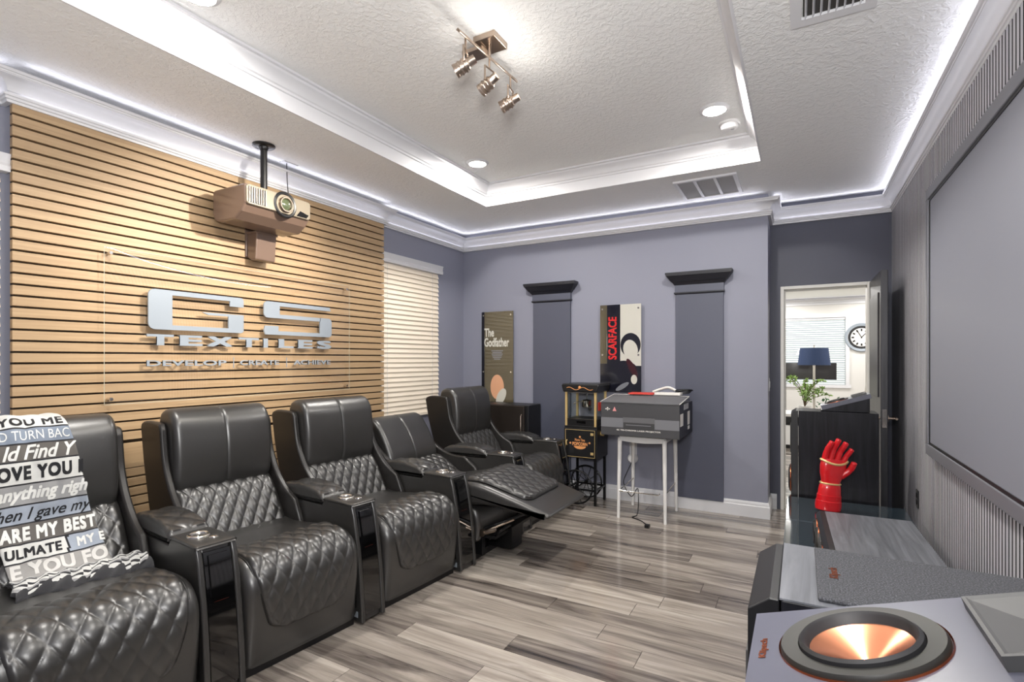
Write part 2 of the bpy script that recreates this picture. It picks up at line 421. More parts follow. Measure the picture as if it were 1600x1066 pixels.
struct(MB().sweep(tp, cr, True).build('trim_2', M['white'], smooth=30))
# crown moulding round the room (interior on the left of the path)
XP = XL + .062
path = [(XL, YF), (XR, YF), (XR, YD), (XC, YD), (XC, YB), (XL, YB), (XL, 3.56), (XP, 3.56), (XP, 1.015), (XL, 1.015)]
B0 = 2.585
prof = [(0, B0), (.022, B0), (.024, B0+.012), (.030, B0+.014), (.030, B0+.026), (.036, B0+.029), (.036, B0+.040), (.030, B0+.040), (.030, B0+.030), (.012, B0+.030), (.013, B0+.052), (.020, B0+.055), (.022, B0+.068), (.036, B0+.090), (.058, B0+.106), (.076, B0+.112), (.078, B0+.121), (.090, B0+.124), (.095, B0+.136), (.086, B0+.138), (.082, B0+.116), (0, B0+.112)]
struct(MB().sweep(path, prof, True).build('trim_3', M['white'], smooth=30))
# baseboards
bp = [(0, 0), (.018, 0), (.018, .098), (.013, .104), (.012, .124), (.006, .134), (0, .136)]
struct(MB().sweep([(XC, YD), (XC, YB), (XL, YB)], bp).build('baseboard_back', M['white'], smooth=30))
struct(MB().sweep([(D0-.03, YD), (XC, YD)], bp).build('baseboard_door', M['white'], smooth=30))
struct(MB().sweep([(XL, YB), (XL, YF)], bp).build('baseboard_left', M['white'], smooth=30))

# ------------------------------------------------------------------ door opening, door leaf
j = MB(); t = .028
j.box(D0, D0+t, YD-.012, YD+.132, 0, DZ); j.box(D1-t, D1, YD-.012, YD+.132, 0, DZ); j.box(D0+t, D1-t, YD-.012, YD+.132, DZ-t, DZ)
j.box(D0+t, D0+t+.012, YD+.05, YD+.09, 0, DZ-t); j.box(D0+t+.012, D1-t, YD+.05, YD+.09, DZ-t-.012, DZ-t)
struct(j.build('door_1', M['jamb'], smooth=0, bevel=.003))
dl = empty('door_leaf', (.555, YD-.02, 0), label='dark grained door standing open with its edge to the room', cat='door')
MB().box(-.044, 0, -.70, 0, .01, 2.01).build('leaf', M['wood_door'], dl, 0, bevel=.003)
pn = MB()
for z0, z1 in ((.18, .92), (1.08, 1.86)):
    pn.box(-.052, -.043, -.60, -.10, z0, z1)
pn.build('panel_moulding', M['wood_door'], dl, 0, bevel=.006)
MB().box(-.036, -.008, -.7025, -.699, .865, 1.0).build('latch_plate', M['chrome'], dl, 0, bevel=.002)
hd = MB(); hd.cyl((0, -.64, .93), (.055, -.64, .93), .009); hd.tube([(.055, -.665, .93), (.055, -.53, .93)], .009, 10); hd.cyl((0, -.64, .93), (.008, -.64, .93), .026)
hd.build('handle', M['nickel'], dl); hd = MB()
hd.cyl((-.044, -.64, .93), (-.09, -.64, .93), .009); hd.tube([(-.09, -.655, .93), (-.09, -.53, .93)], .009, 10)
hd.build('handle', M['nickel'], dl)

# ------------------------------------------------------------------ wooden slat wall, acrylic sign
sp = empty('slat_wall_panel', (0, 0, 0), label='oak coloured horizontal slat panel covering most of the left wall', cat='wall panel')
PY0, PY1 = 1.015, 3.555
MB().box(XL+.001, XL+.045, PY0+.015, PY1-.015, .02, 2.60).build('backing', M['batten'], sp, 0)
sm = MB().box(XL+.045, XS, PY0, PY1, 0, .0445).mesh('slat', M['slat'], 0)
sm2 = MB().box(XL+.045, XS, PY0, PY1, 0, .139).mesh('slat', M['slat'], 0)
PITCH = .0545; zt = 2.590; 
z = zt; rows = 0
while z > .08:
    wide = abs(z - .91) < .03 
    if wide and rows > 0:
        o = link('slat', sm2, sp, .0015, 1); o.location = (0, 0, z - .149); z -= .149 + .0045; rows += 1
    else:
        o = link('slat', sm, sp, .0015, 1); o.location = (0, 0, z - PITCH + .0098); z -= PITCH; rows += 1
# acrylic sheet with raised letters
sg = empty('acrylic_sign', (0, 0, 0), label='clear acrylic sign sheet with silver letters mounted on the oak slats', cat='sign')
AX = XS + .030
AY0, AY1, AZ0, AZ1 = 1.378, 3.112, 1.115, 1.968
def bow(y, z):   # the sheet bows between its stand-offs and leans back at its top edge
    u = (y - AY0) / (AY1 - AY0)
    return AX - .013 * math.sin(PI * u) ** .8 * max(0, (z - 1.30) / .668) ** 2
rowsf = [[(bow(AY0 + (AY1-AY0)*i/40, AZ0 + (AZ1-AZ0)*k/20), AY0 + (AY1-AY0)*i/40, AZ0 + (AZ1-AZ0)*k/20) for i in range(41)] for k in range(21)]
ac = MB(); ac.grid(rowsf); ac.build('sheet', M['acrylic'], sg, 60, fix=False)
ed = MB()
ring = [rowsf[0][i] for i in range(41)] + [rowsf[k][40] for k in range(1, 21)] + [rowsf[20][i] for i in range(39, -1, -1)] + [rowsf[k][0] for k in range(19, 0, -1)]
ed.tube(ring, .0016, 4, True); ed.build('sheet_edge', M['edge'], sg)
for (yy, zz) in ((AY0+.03, AZ1-.03), (AY1-.03, AZ1-.03), (AY0+.03, AZ0+.03), (AY1-.03, AZ0+.03)):
    MB().lathe([(0, .008), (.009, .008), (.010, .004), (.010, -.03), (0, -.03)], 14, Matrix.Translation((bow(yy, zz), yy, zz)) @ Matrix.Rotation(PI/2, 4, 'Y')).build('standoff', M['chrome'], sg)
LX = AX + .012
def SGN(u, v, q): return (LX - .004 + q, u, v)
def rrect(x0, x1, y0, y1, r, corners=(1, 1, 1, 1), n=5):
    pts = []
    for k, (cx, cy, a) in enumerate(((x0, y0, PI), (x1, y0, 1.5*PI), (x1, y1, 0), (x0, y1, .5*PI))):
        if not corners[k]: pts.append((cx, cy)); continue
        ox = cx + (r if cx == x0 else -r); oy = cy + (r if cy == y0 else -r)
        for i in range(n+1): pts.append((ox + r*math.cos(a + PI/2*i/n), oy + r*math.sin(a + PI/2*i/n)))
    return pts
def letter(polys, name):
    b = MB()
    for p in polys: b.prism(p, LX - .004, LX + .006, 'yz')
    return b.build(name, M['silver'], sg, 30)
GZ0, GZ1 = 1.535, 1.768; th = .028
letter([rrect(1.585, 1.715, GZ0, GZ1, .035, (1, 0, 0, 1)), rrect(1.715, 2.165, GZ1-th, GZ1, .02, (0, 0, 1, 0)), rrect(1.715, 2.165, GZ0, GZ0+th, .02, (0, 1, 0, 0)),
        [(2.07, GZ1-.062), (2.165, GZ1-.062), (2.165, GZ1-th), (2.07, GZ1-th)], [(2.06, GZ0+th), (2.165, GZ0+th), (2.165, GZ0+.12), (2.06, GZ0+.12)], [(1.93, GZ0+.12-.016), (2.06, GZ0+.12-.016), (2.06, GZ0+.12), (1.89, GZ0+.12)]], 'letter')
letter([rrect(2.315, 2.44, GZ0+.118, GZ1, .03, (1, 0, 0, 1)), [(2.44, GZ1-th), (2.90, GZ1-th), (2.89, GZ1), (2.44, GZ1)], [(2.44, GZ0+.118), (2.80, GZ0+.118), (2.80, GZ0+.118+th), (2.44, GZ0+.118+th)],
        rrect(2.795, 2.91, GZ0, GZ0+.118+th, .03, (0, 1, 1, 0)), [(2.325, GZ0), (2.795, GZ0), (2.795, GZ0+th), (2.315, GZ0+th)], [(2.315, GZ0+th), (2.43, GZ0+th), (2.43, GZ0+.062), (2.325, GZ0+.062)]], 'letter')
ys = [1.580, 1.760, 1.925, 2.135, 2.315, 2.435, 2.600, 2.775]; ws = [.145, .135, .165, .145, .035, .125, .130, .135]
for ch, yy, ww in zip('TEXTILES', ys, ws):
    b = MB(); put_text(b, ch, lambda u, v, q, yy=yy: SGN(u + yy, v + 1.443, q), fit=(ww, .064), size=.1, bold=.004, extrude=.005)
    b.build('letter', M['silver'], sg, 30)
for s_, a, b_ in (('DEVELOP', 1.580, 2.05), ('CREATE', 2.145, 2.44), ('ACHIEVE', 2.565, 2.905)):
    b = MB(); put_text(b, s_, lambda u, v, q, a=a: SGN(u + a, v + 1.322, q), fit=(b_-a, .034), size=.05, bold=.0008, extrude=.004)
    b.build('lettering', M['silver'], sg, 30)
for yy in (2.097, 2.50): MB().box(LX-.004, LX, yy, yy+.005, 1.305, 1.375).build('divider', M['silver'], sg, 0)

# ------------------------------------------------------------------ windows with blinds
def window(idx, W, wall_x0):
    y0, y1, z0, z1 = W
    f = MB(); x0, x1 = wall_x0 - .11, wall_x0 - .06
    for (a, b_, c_, d) in ((y0, y0+.05, z0, z1), (y1-.05, y1, z0, z1), (y0+.05, y1-.05, z0, z0+.05), (y0+.05, y1-.05, z1-.05, z1), (y0+.05, y1-.05, (z0+z1)/2-.02, (z0+z1)/2+.02)):
        f.box(x0, x1, a, b_, c_, d)
    fr = struct(f.build('window_%d' % idx, M['white'], smooth=0))
    MB().box(x0+.02, x0+.026, y0+.05, y1-.05, z0+.05, z1-.05).build('glass_pane', M['pane'], fr, 0)
    sl = MB(); sl.box(wall_x0-.06, wall_x0+.02, y0-.03, y1+.03, z0-.03, z0); o = sl.build('window_sill', M['white'], fr, 0, bevel=.004)
def blind(y0, y1, zt, zb, x, label, ret):
    r = empty('window_blind', (x, 0, 0), label=label, cat='blind')
    va = MB(); va.prism([(-.035, zt-.085), (.030, zt-.085), (.033, zt-.06), (.026, zt-.045), (.030, zt-.02), (.036, zt), (-.035, zt)], y0-.02, y1+ret); va.build('valance', M['white'], r, 30)
    n = 31; pitch = (zt - .09 - zb - .03) / n
    me = MB().box(-.0015, .0015, y0, y1, -.027, .027, mx=Matrix.Rotation(math.radians(-20), 4, 'Y')).mesh('slat', M['blind'], 0)
    for i in range(n):
        o = link('slat', me, r); o.location = (0, 0, zt - .09 - pitch * (i + .5))
    MB().box(-.018, .018, y0, y1, zb, zb+.03).build('bottom_rail', M['blind'], r, 0, bevel=.004)
    for yy in (y0+.06, y1-.12):
        b = MB(); b.tube([(.017, yy, zt-.08), (.017, yy, zb+.02)], .0012, 5); b.build('ladder_cord', M['white'], r)
window(1, W1, XL); window(2, W2, XL)
blind(3.575, 4.425, 2.345, .80, XL+.025, 'cream slatted blind between the oak panel and the back corner', .045)
blind(.05, .985, 2.345, .80, XL+.025, 'cream slatted blind cut off at the edge beside the oak panel', .03)

# ------------------------------------------------------------------ pilasters, posters
def pilaster(x0, x1, label):
    r = empty('wall_pilaster', ((x0+x1)/2, YB, 0), label=label, cat='pilaster', group=None)
    w_ = (x1-x0)/2
    MB().box(-w_, w_, -.028, 0, .105, 1.985).build('shaft', M['pilaster'], r, 0, bevel=.003)
    pf = [(-w_-.004, 1.955), (-w_-.012, 1.962), (-w_-.012, 1.972), (-w_-.004, 1.978)]
    def lay(a, z0, z1, b=None, nm=0):
        b = a if b is None else b
        cp.add([(-w_-a, -.03-a, z0), (w_+a, -.03-a, z0), (w_+a, 0, z0), (-w_-a, 0, z0), (-w_-b, -.03-b, z1), (w_+b, -.03-b, z1), (w_+b, 0, z1), (-w_-b, 0, z1)],
               [(3, 2, 1, 0), (4, 5, 6, 7), (0, 1, 5, 4), (1, 2, 6, 5), (3, 0, 4, 7), (2, 3, 7, 6)])
    cp = MB(); lay(.004, 1.955, 1.963, .012); lay(.012, 1.963, 1.974); cp.build('neck_moulding', M['capital'], r, 0)
    cp = MB(); lay(.005, 1.974, 2.045); cp.build('frieze', M['pilaster'], r, 0)
    cp = MB(); lay(.008, 2.040, 2.060, .022); lay(.022, 2.060, 2.070, .03); lay(.034, 2.070, 2.120, .070); lay(.074, 2.120, 2.132); lay(.078, 2.132, 2.150); cp.build('cornice', M['capital'], r, 0)
pilaster(-2.464, -2.043, 'dark slate pilaster with moulded capital rising behind the popcorn cart')
pilaster(-1.001, -.590, 'dark slate pilaster with moulded capital rising behind the laser projector carton')
def poster(x0, x1, z0, z1, label):
    r = empty('acrylic_poster', ((x0+x1)/2, YB, 0), label=label, cat='poster')
    w_ = (x1-x0)/2
    for (a, b_) in ((-w_+.025, z1-.04), (w_-.025, z1-.04), (-w_+.025, z0+.36), (w_-.025, z0+.36)):
        MB().lathe([(0, -.008), (.009, -.008), (.010, -.004), (.010, .03), (0, .03)], 12, Matrix.Translation((a, -.034, b_)) @ Matrix.Rotation(-PI/2, 4, 'X')).build('standoff', M['chrome'], r)
    return r, w_
def pane_(r, x0, x1, z0, z1, y, m, name):
    return MB().box(x0, x1, y, y+.0006, z0, z1).build(name, m, r, 0)
PYF = -.0345
r, w_ = poster(-3.099, -2.700, .865, 1.886, 'tall black acrylic film poster with white title beside the back corner')
MB().box(-w_, w_, -.034, -.028, .865, 1.886).build('sheet', M['olive'], r, 0)
pane_(r, -w_, -w_+.035, .865, 1.886, PYF, M['inkblack'], 'dark_margin')
b = MB(); put_text(b, 'The', lambda u, v, q: (u - w_ + .035, PYF-.0006-q, v + 1.61), fit=(.125, .095), size=.1, bold=.003)
put_text(b, 'Godfather', lambda u, v, q: (u - w_ + .035, PYF-.0006-q, v + 1.50), fit=(.315, .100), size=.1, bold=.003); b.build('title', M['cream'], r, 0, fix=False)
b = MB()
for k, (wd_, zz) in enumerate(((.075, 1.455), (.06, 1.437), (.07, 1.419), (.062, 1.401), (.055, 1.383), (.04, 1.365))):
    b.box(-wd_, wd_, PYF-.0006, PYF, zz-.005, zz+.005)
b.build('credit_lines', M['greyprint'], r, 0)
def blob(cx, cz, rx, rz, y, m, name, par, a0=0, a1=2*PI, tilt=0, n=36):
    b = MB(); P = [(rx*math.cos(a0+(a1-a0)*i/n), rz*math.sin(a0+(a1-a0)*i/n)) for i in range(n+1)]
    ct, st = math.cos(tilt), math.sin(tilt)
    P = [(cx + p*ct - q*st, cz + p*st + q*ct) for p, q in P]
    b.prism(P, y, y+.0006, 'xz'); return b.build(name, m, par, 0)
blob(0, 1.06, .085, .135, PYF, M['tan'], 'print_shape', r)
blob(.05, .955, .05, .10, PYF-.0004, M['cream'], 'print_shape', r, tilt=-.5)
r, w_ = poster(-1.721, -1.316, 1.045, 1.892, 'black and cream acrylic film poster with red vertical title')
MB().box(-w_, w_, -.034, -.028, 1.045, 1.892).build('sheet', M['inkblack'], r, 0)
pane_(r, 0.0, w_, 1.30, 1.892, PYF, M['cream'], 'cream_field')
pane_(r, -w_, -w_+.07, 1.32, 1.892, PYF, M['olive'], 'olive_margin')
b = MB(); put_text(b, 'SCARFACE', lambda u, v, q: (-v - .035, PYF-.0012-q, u + 1.36), fit=(.415, .085), size=.1, bold=.003); b.build('title', M['redink'], r, 0, fix=False)
blob(.100, 1.50, .098, .115, PYF-.0006, M['inkblack'], 'print_shape', r)
blob(.100, 1.455, .070, .095, PYF-.0012, M['cream'], 'print_shape', r, tilt=.2)
blob(.035, 1.20, .160, .150, PYF-.0006, M['inkblack'], 'print_shape', r)
blob(.115, 1.28, .03, .10, PYF-.0012, M['maroon'], 'print_shape', r, tilt=.5)
blob(.02, 1.10, .075, .022, PYF-.0012, M['greyprint'], 'print_shape', r, tilt=.55)
blob(.135, 1.17, .03, .045, PYF-.0014, M['cream'], 'print_shape', r)

# ------------------------------------------------------------------ ceiling fixtures
for k, (x, y) in enumerate(CANS):
    lab = ['recessed downlight in the tray corner nearest the slat wall window', 'recessed downlight in the tray beside the smoke detector', 'recessed downlight in the tray above the second recliner', 'recessed downlight in the tray near the projection screen'][k]
    r = empty('recessed_light', (x, y, ZT), label=lab, cat='ceiling light', group='recessed lights in the tray ceiling')
    MB().lathe([(.066, -.012), (.070, -.014), (.088, -.006), (.092, 0)], 40).build('trim_ring', M['white'], r)
    MB().lathe([(0, -.006), (.068, -.006), (.068, -.002)], 40).build('diffuser', M['led'], r)
r = empty('smoke_detector', (-.42, 3.80, ZT), label='round white smoke detector on the tray ceiling beside a downlight', cat='smoke detector')
MB().lathe([(.070, 0), (.070, -.012), (.062, -.018)], 36).build('base', M['mount_w'], r)
MB().lathe([(.058, -.016), (.055, -.034), (.046, -.042), (0, -.044)], 36).build('cover', M['mount_w'], r)
MB().lathe([(0, -.0455), (.012, -.0455), (.012, -.043)], 16, Matrix.Translation((.02, 0, 0))).build('button', M['filter'], r)
# return grille (three filter bays) and supply register on the lower ceiling
r = empty('return_air_grille', (-.655, 4.50, ZC), label='white return air grille with three bays on the soffit above the back wall', cat='air vent')
f = MB(); a, b_, d = .235, .255, .014
f.box(-a, a, -b_, -b_+.028, -d, 0); f.box(-a, a, b_-.028, b_, -d, 0); f.box(-a, -a+.028, -b_+.028, b_-.028, -d, 0); f.box(a-.028, a, -b_+.028, b_-.028, -d, 0)
f.build('frame', M['white'], r, 0)
for x in (-.075, .075): MB().box(x-.012, x+.012, -b_+.028, b_-.028, -d+.002, 0).build('bar', M['white'], r, 0, bevel=.002)
for x in (-.147, 0, .147): MB().box(x-.06, x+.06, -b_+.028, b_-.028, -.006, -.002).build('filter', M['filter'], r, 0)
r = empty('supply_register', (.115, 2.27, ZC), label='white louvred supply register on the soffit near the screen wall', cat='air vent')
f = MB(); a, b_ = .15, .24
f.box(-a, a, -b_, -b_+.05, -.012, 0); f.box(-a, a, b_-.05, b_, -.012, 0); f.box(-a, -a+.04, -b_+.05, b_-.05, -.012, 0); f.box(a-.04, a, -b_+.05, b_-.05, -.012, 0)
f.build('frame', M['white'], r, 0)
MB().box(-a+.045, a-.045, -b_+.055, b_-.055, -.003, -.001).build('duct', M['ventgap'], r, 0)
lm = MB().box(-.0012, .0012, -b_+.052, b_-.052, -.006, .0085).mesh('louvre', M['white'], 0)
for i in range(8):
    o = link('louvre', lm, r); o.location = (-.095 + i*.027, 0, -.010); o.rotation_euler = (0, .5, 0)
# track light
r = empty('track_light', (-1.36, 2.22, ZT), label='brushed nickel three head track light on the tray ceiling', cat='ceiling light')
MB().box(-.062, .062, -.055, .075, -.03, 0).build('canopy', M['nickel'], r, 0, bevel=.003)
MB().box(-.15, -.03, -.025, .06, -.05, -.03).build('canopy_arm', M['nickel'], r, 0, bevel=.003)
b = MB(); b.tube([(0, 0, -.03), (0, 0, -.09)], .008, 10); b.tube([(-.012, -.26, -.092), (.012, .25, -.092)], .007, 10); b.tube([(-.002, -.26, -.104), (.022, .25, -.104)], .005, 10); b.build('rail', M['nickel'], r)
for k, (p, q) in enumerate(SPOTS):
    pv = Vector(p) - Vector((-1.36, 2.22, ZT)); dv = (Vector(q) - Vector(p)).normalized()
    mx = Matrix.Translation(pv) @ dv.to_track_quat('Z', 'Y').to_matrix().to_4x4()
    b = MB(); b.lathe([(0, -.052), (.020, -.052), (.022, -.018), (.027, -.012), (.029, -.010), (.031, .045), (.033, .047), (.033, .058), (.028, .058), (.027, .040), (0, .038)], 24, mx)
    b.lathe([(.032, .0), (.0335, .002), (.0335, .008), (.032, .010)], 24, mx); b.lathe([(.032, .022), (.0335, .024), (.0335, .030), (.032, .032)], 24, mx)
    hd = b.build('lamp_head', M['nickel'], r)
    MB().lathe([(0, .041), (.026, .041)], 20, mx).build('bulb', M['led'], hd)
    b = MB(); sd = dv.cross(Vector((0, 0, 1))).normalized() * .038
    b.tube([tuple(pv + sd), tuple(pv + sd + Vector((0, 0, .07))), tuple(pv - sd + Vector((0, 0, .07))), tuple(pv - sd)], .005, 8)
    b.tube([(pv.x, pv.y, pv.z + .07), (pv.x, pv.y, -.095)], .005, 8); b.build('yoke', M['nickel'], hd)

# ------------------------------------------------------------------ projector on ceiling mount
r = empty('projector', (-3.075, 2.185, ZC), label='bronze and pearl projector hanging from the ceiling before the slat wall', cat='projector')
zt_ = 2.425 - ZC
pr = [(.165, zt_-.012), (.155, zt_), (-.150, zt_), (-.165, zt_-.02), (-.165, zt_-.15), (-.145, zt_-.19), (-.10, zt_-.205), (.06, zt_-.205), (.125, zt_-.165), (.165, zt_-.115)]
MB().prism(pr, -.235, .235).build('shell', M['proj'], r, 0, bevel=.012, seg=3)
fp = MB(); fp.prism(rrect(-.232, .232, zt_-.125, zt_-.004, .022), .158, .174, 'yz'); fp.build('front_panel', M['proj_front'], r, 30, bevel=.004)
b = MB(); b.box(.170, .1755, -.222, -.105, zt_-.115, zt_-.018); gp = b.build('intake_grille', M['black'], r, 0)
for i in range(8): MB().box(.174, .180, -.218 + i*.0155, -.212 + i*.0155, zt_-.113, zt_-.020).build('fin', M['nickel'], gp, 0)
mx = Matrix.Translation((.172, .035, zt_-.068)) @ Matrix.Rotation(PI/2, 4, 'Y')
MB().lathe([(.082, -.01), (.084, .004), (.077, .010), (.066, .006), (.054, -.02)], 40, mx).build('lens_surround', M['black'], r)
MB().lathe([(.050, -.02), (.050, .012), (.046, .020), (.040, .020), (.036, .010)], 36, mx).build('lens_ring', M['nickel'], r)
MB().lathe([(.037, .008), (.03, .014), (.015, .018), (0, .019)], 30, mx).build('lens', M['lens'], r)
b = MB(); b.add([(.1755, .12, zt_-.118), (.1755, .20, zt_-.118), (.1755, .215, zt_-.095), (.1755, .15, zt_-.08)], [(0, 1, 2, 3)]); b.build('corner_window', M['gloss'], r, 0)
mt = MB(); mt.lathe([(0, 0), (.070, 0), (.070, -.008), (.062, -.014), (.030, -.014), (.028, -.03), (.024, -.034)], 32, Matrix.Translation((-.02, .02, 0)))
mt.tube([(-.02, .02, -.012), (-.02, .02, zt_+.04)], .0215, 20); mt.build('mount_pole', M['black'], r)
mt = MB(); mt.prism([(-.075, zt_), (.05, zt_), (.035, zt_+.022), (.012, zt_+.05), (-.052, zt_+.05), (-.062, zt_+.022)], -.05, .09); mt.build('mount_bracket', M['chrome'], r, 0, bevel=.006)
b = MB(); b.box(-.23, -.21, .02, .19, zt_-.37, zt_-.16); b.box(-.21, -.10, .02, .19, zt_-.215, zt_-.20)
b.prism([(-.21, zt_-.37), (-.165, zt_-.395), (-.12, zt_-.39), (-.105, zt_-.2), (-.21, zt_-.2)], .03, .18); b.build('cable_cover', M['proj'], r, 0, bevel=.01)
r = empty('ceiling_cable_plate', (-3.225, 2.50, ZC), label='small white ceiling plate with a thin cable dropping to the projector', cat='cable plate')
MB().box(-.025, .025, -.06, .06, -.006, 0).build('plate', M['white'], r, 0, bevel=.002)
b = MB(); b.tube([tuple(p) for p in spl([(0, -.02, -.004), (.005, -.02, -.12), (.03, -.03, -.24), (.06, -.05, -.325)])], .003, 6); b.build('cable', M['black'], r)

# ------------------------------------------------------------------ recliners
def offset2d(P, d):
    n = len(P); out = []
    for i in range(n):
        t = (P[(i+1) % n] - P[i-1]); t = t.normalized() if t.length > 1e-9 else Vector((1, 0)); out.append(P[i] + Vector((-t.y, t.x)) * d)
    return out
def quilt(u, v, a, b, p=.55):
    return (abs(math.sin(PI*(u/a + v/b))) * abs(math.sin(PI*(u/a - v/b)))) ** p
def cushion(ctrl, hw, r, k=6, disp=None, ny=2, bulge=0.0, nend=6):
    """closed x-z outline (clockwise seen from -y: offset +d goes inwards) lofted across y with soft ends"""
    P = [Vector((p.x, p.y)) for p in spl([(a, b, 0) for a, b in ctrl], k, True)]
    area2 = sum(P[i-1].x * P[i].y - P[i].x * P[i-1].y for i in range(len(P)))
    sg_ = 1 if area2 > 0 else -1
    ys = [(-hw + r*(1-math.cos(PI/2*i/nend)), r*(1-math.sin(PI/2*i/nend))) for i in range(nend)]
    mid = [(-hw + r + (2*hw-2*r)*i/ny, 0) for i in range(ny+1)]
    full = ys + mid + [(-a, b) for a, b in reversed(ys)]
    s = [0]
    for i in range(1, len(P)): s.append(s[-1] + (P[i]-P[i-1]).length)
    rows = []
    for y_, ins in full:
        Q = offset2d(P, sg_ * ins)
        if disp or bulge:
            D = [(disp(s[i], y_, P[i]) if disp else 0) + bulge*(1-(y_/hw)**2) for i in range(len(P))]
            Nn = offset2d(P, -sg_ * 1.0)
            Q = [Q[i] + (Nn[i]-P[i]) * D[i] for i in range(len(P))]
        rows.append([(q.x, y_, q.y) for q in Q])
    b = MB(); m = len(P); v = [p for R in rows for p in R]; f = []
    for i in range(len(rows)-1):
        for j in range(m): f.append((i*m+j, i*m+(j+1) % m, (i+1)*m+(j+1) % m, (i+1)*m+j))
    f.append(tuple(range(m))); f.append(tuple((len(rows)-1)*m + j for j in reversed(range(m))))
    return b.add(v, f)
SEAT = [(-.62, .20), (-.62, .445), (-.45, .458), (-.28, .475), (-.12, .494), (-.01, .490), (.055, .452), (.088, .39), (.090, .30), (.078, .18), (.060, .06), (.02, .045), (-.30, .05), (-.55, .06)]
ELSE_TOP = [(-.175, .490), (-.13, .495), (-.08, .497), (-.03, .495), (.01, .487), (.045, .464), (.075, .424), (.091, .37), (.095, .31), (.089, .24), (.080, .175)]
FOOT = [(-.60, .20), (-.60, .42), (-.40, .455), (-.20, .495), (-.04, .530), (.06, .535), (.16, .520), (.30, .485), (.45, .445), (.56, .412), (.605, .390), (.58, .368), (.42, .375), (.22, .395), (.08, .39), (-.05, .36), (-.20, .28), (-.40, .20)]
FOOT_TOP = [(-.05, .535), (.0, .542), (.06, .545), (.12, .540), (.20, .522), (.28, .500), (.36, .478), (.44, .455)]
HEAD = [(-.76, .655), (-.705, .665), (-.672, .73), (-.668, .84), (-.676, .96), (-.695, 1.045), (-.745, 1.096), (-.82, 1.100), (-.870, 1.055), (-.875, .90), (-.84, .72)]
LUMB = [(-.74, .70), (-.690, .690), (-.640, .640), (-.585, .555), (-.535, .470), (-.525, .435), (-.60, .43), (-.74, .45), (-.80, .56)]
def flap(top, wfun, qa=.078, qb=.128, amp=.011, lift=.012, nu=110, nv=110):
    T = spl([(a, b, 0) for a, b in top], 10); s = [0]
    for i in range(1, len(T)): s.append(s[-1] + (T[i]-T[i-1]).length)
    L = s[-1]
    def at(q):
        q = max(0, min(L, q)); i = 0
        while i < len(s)-2 and s[i+1] < q: i += 1
        k = (q - s[i]) / max(1e-9, s[i+1]-s[i]); p = T[i].lerp(T[i+1], k); d = (T[min(i+2, len(T)-1)] - T[max(i-1, 0)]).normalized()
        return p, Vector((-d.y, d.x, 0))
    rows = []; edge = []
    for i in range(nv+1):
        q = L * i / nv; p, n = at(q); w = wfun(q/L); row = []
        for j_ in range(nu+1):
            y_ = -w + 2*w*j_/nu
            e = min(w - abs(y_), q, L - q); k = min(1, max(0, e/.022)); k = math.sqrt(k*(2-k))
            h = -.004 + lift*k + amp*quilt(y_, q, qa, qb, .42)*k
            row.append((p.x + n.x*h, y_, p.y + n.y*h))
        rows.append(row)
    b = MB(); b.grid(rows)
    rim = [rows[i][0] for i in range(nv+1)] + [rows[nv][j_] for j_ in range(1, nu+1)] + [rows[i][nu] for i in range(nv-1, -1, -1)]
    pts = [Vector(p) for p in rim[::3]]
    pb = MB(); pb.tube([tuple(p) for p in pts], .0055, 7)
    return b, pb
def wf1(t):
    if t < .06: return .262 - .05*(1 - t/.06)**2
    w = .262 - .075 * max(0, (t-.45)/.55)**1.4
    if t > .90: w -= .075*((t-.90)/.10)**2.2
    return w
def wf2(t):
    w = .262 - .02*t
    if t > .90: w -= .05*((t-.90)/.10)**2.2
    if t < .08: w -= .04*(1-t/.08)**2
    return w
ME = {}
ME['seat'] = cushion(SEAT, .302, .045, 6, bulge=.004, ny=8).mesh('seat', M['leather'], 60)
fb, fpz = flap(ELSE_TOP, wf1); ME['flap'] = fb.mesh('seat_pad', M['leather'], 180, False); ME['fpipe'] = fpz.mesh('piping', M['piping'], 60)
fb, fpz = flap(FOOT_TOP, wf2, lift=.016); ME['flap2'] = fb.mesh('seat_pad', M['leather'], 180, False); ME['fpipe2'] = fpz.mesh('piping', M['piping'], 60)
ME['foot'] = cushion(FOOT, .305, .035, 6, ny=8).mesh('footrest', M['leather'], 60)
def hdisp(s, y_, p):   # centre seam
    return -.006 * math.exp(-(y_/.006)**2) * (1 if p.x > -.80 else 0) + .012*(1-(y_/.3)**2)*(1 if p.x > -.74 else .2) * max(0, math.sin(PI*min(1, max(0, (p.y-.66)/.42))))
ME['head'] = cushion(HEAD, .270, .035, 7, hdisp, 60).mesh('headrest', M['leather'], 60)
def ldisp(s, y_, p):
    k = 1 if p.x > -.70 and p.y > .44 else 0
    k *= min(1, max(0, (.268-abs(y_))/.02))
    return k * .011 * quilt(y_, s, .068, .112, .42)
ME['lumb'] = cushion(LUMB, .278, .035, 16, ldisp, 130).mesh('lumbar_cushion', M['leather'], 180)
def wing(y0, y1):
    P = spl([(-.985, 1.020, 0), (-.93, 1.036, 0), (-.80, 1.034, 0), (-.765, 1.026, 0)], 3) + spl([(-.748, 1.0, 0), (-.738, .93, 0), (-.715, .83, 0), (-.655, .72, 0), (-.565, .63, 0), (-.46, .57, 0)], 5) + [Vector(p) for p in ((-.40, .45, 0), (-.40, .10, 0), (-.80, .10, 0), (-.84, .45, 0), (-.90, .62, 0), (-.96, .82, 0), (-.995, 1.0, 0))]
    return MB().prism([(p.x, p.y) for p in P], y0, y1)
ME['wingl'] = wing(-.308, -.272).mesh('side_wing', M['leather_dark'], 40); ME['wingr'] = wing(.272, .308).mesh('side_wing', M['leather_dark'], 40)
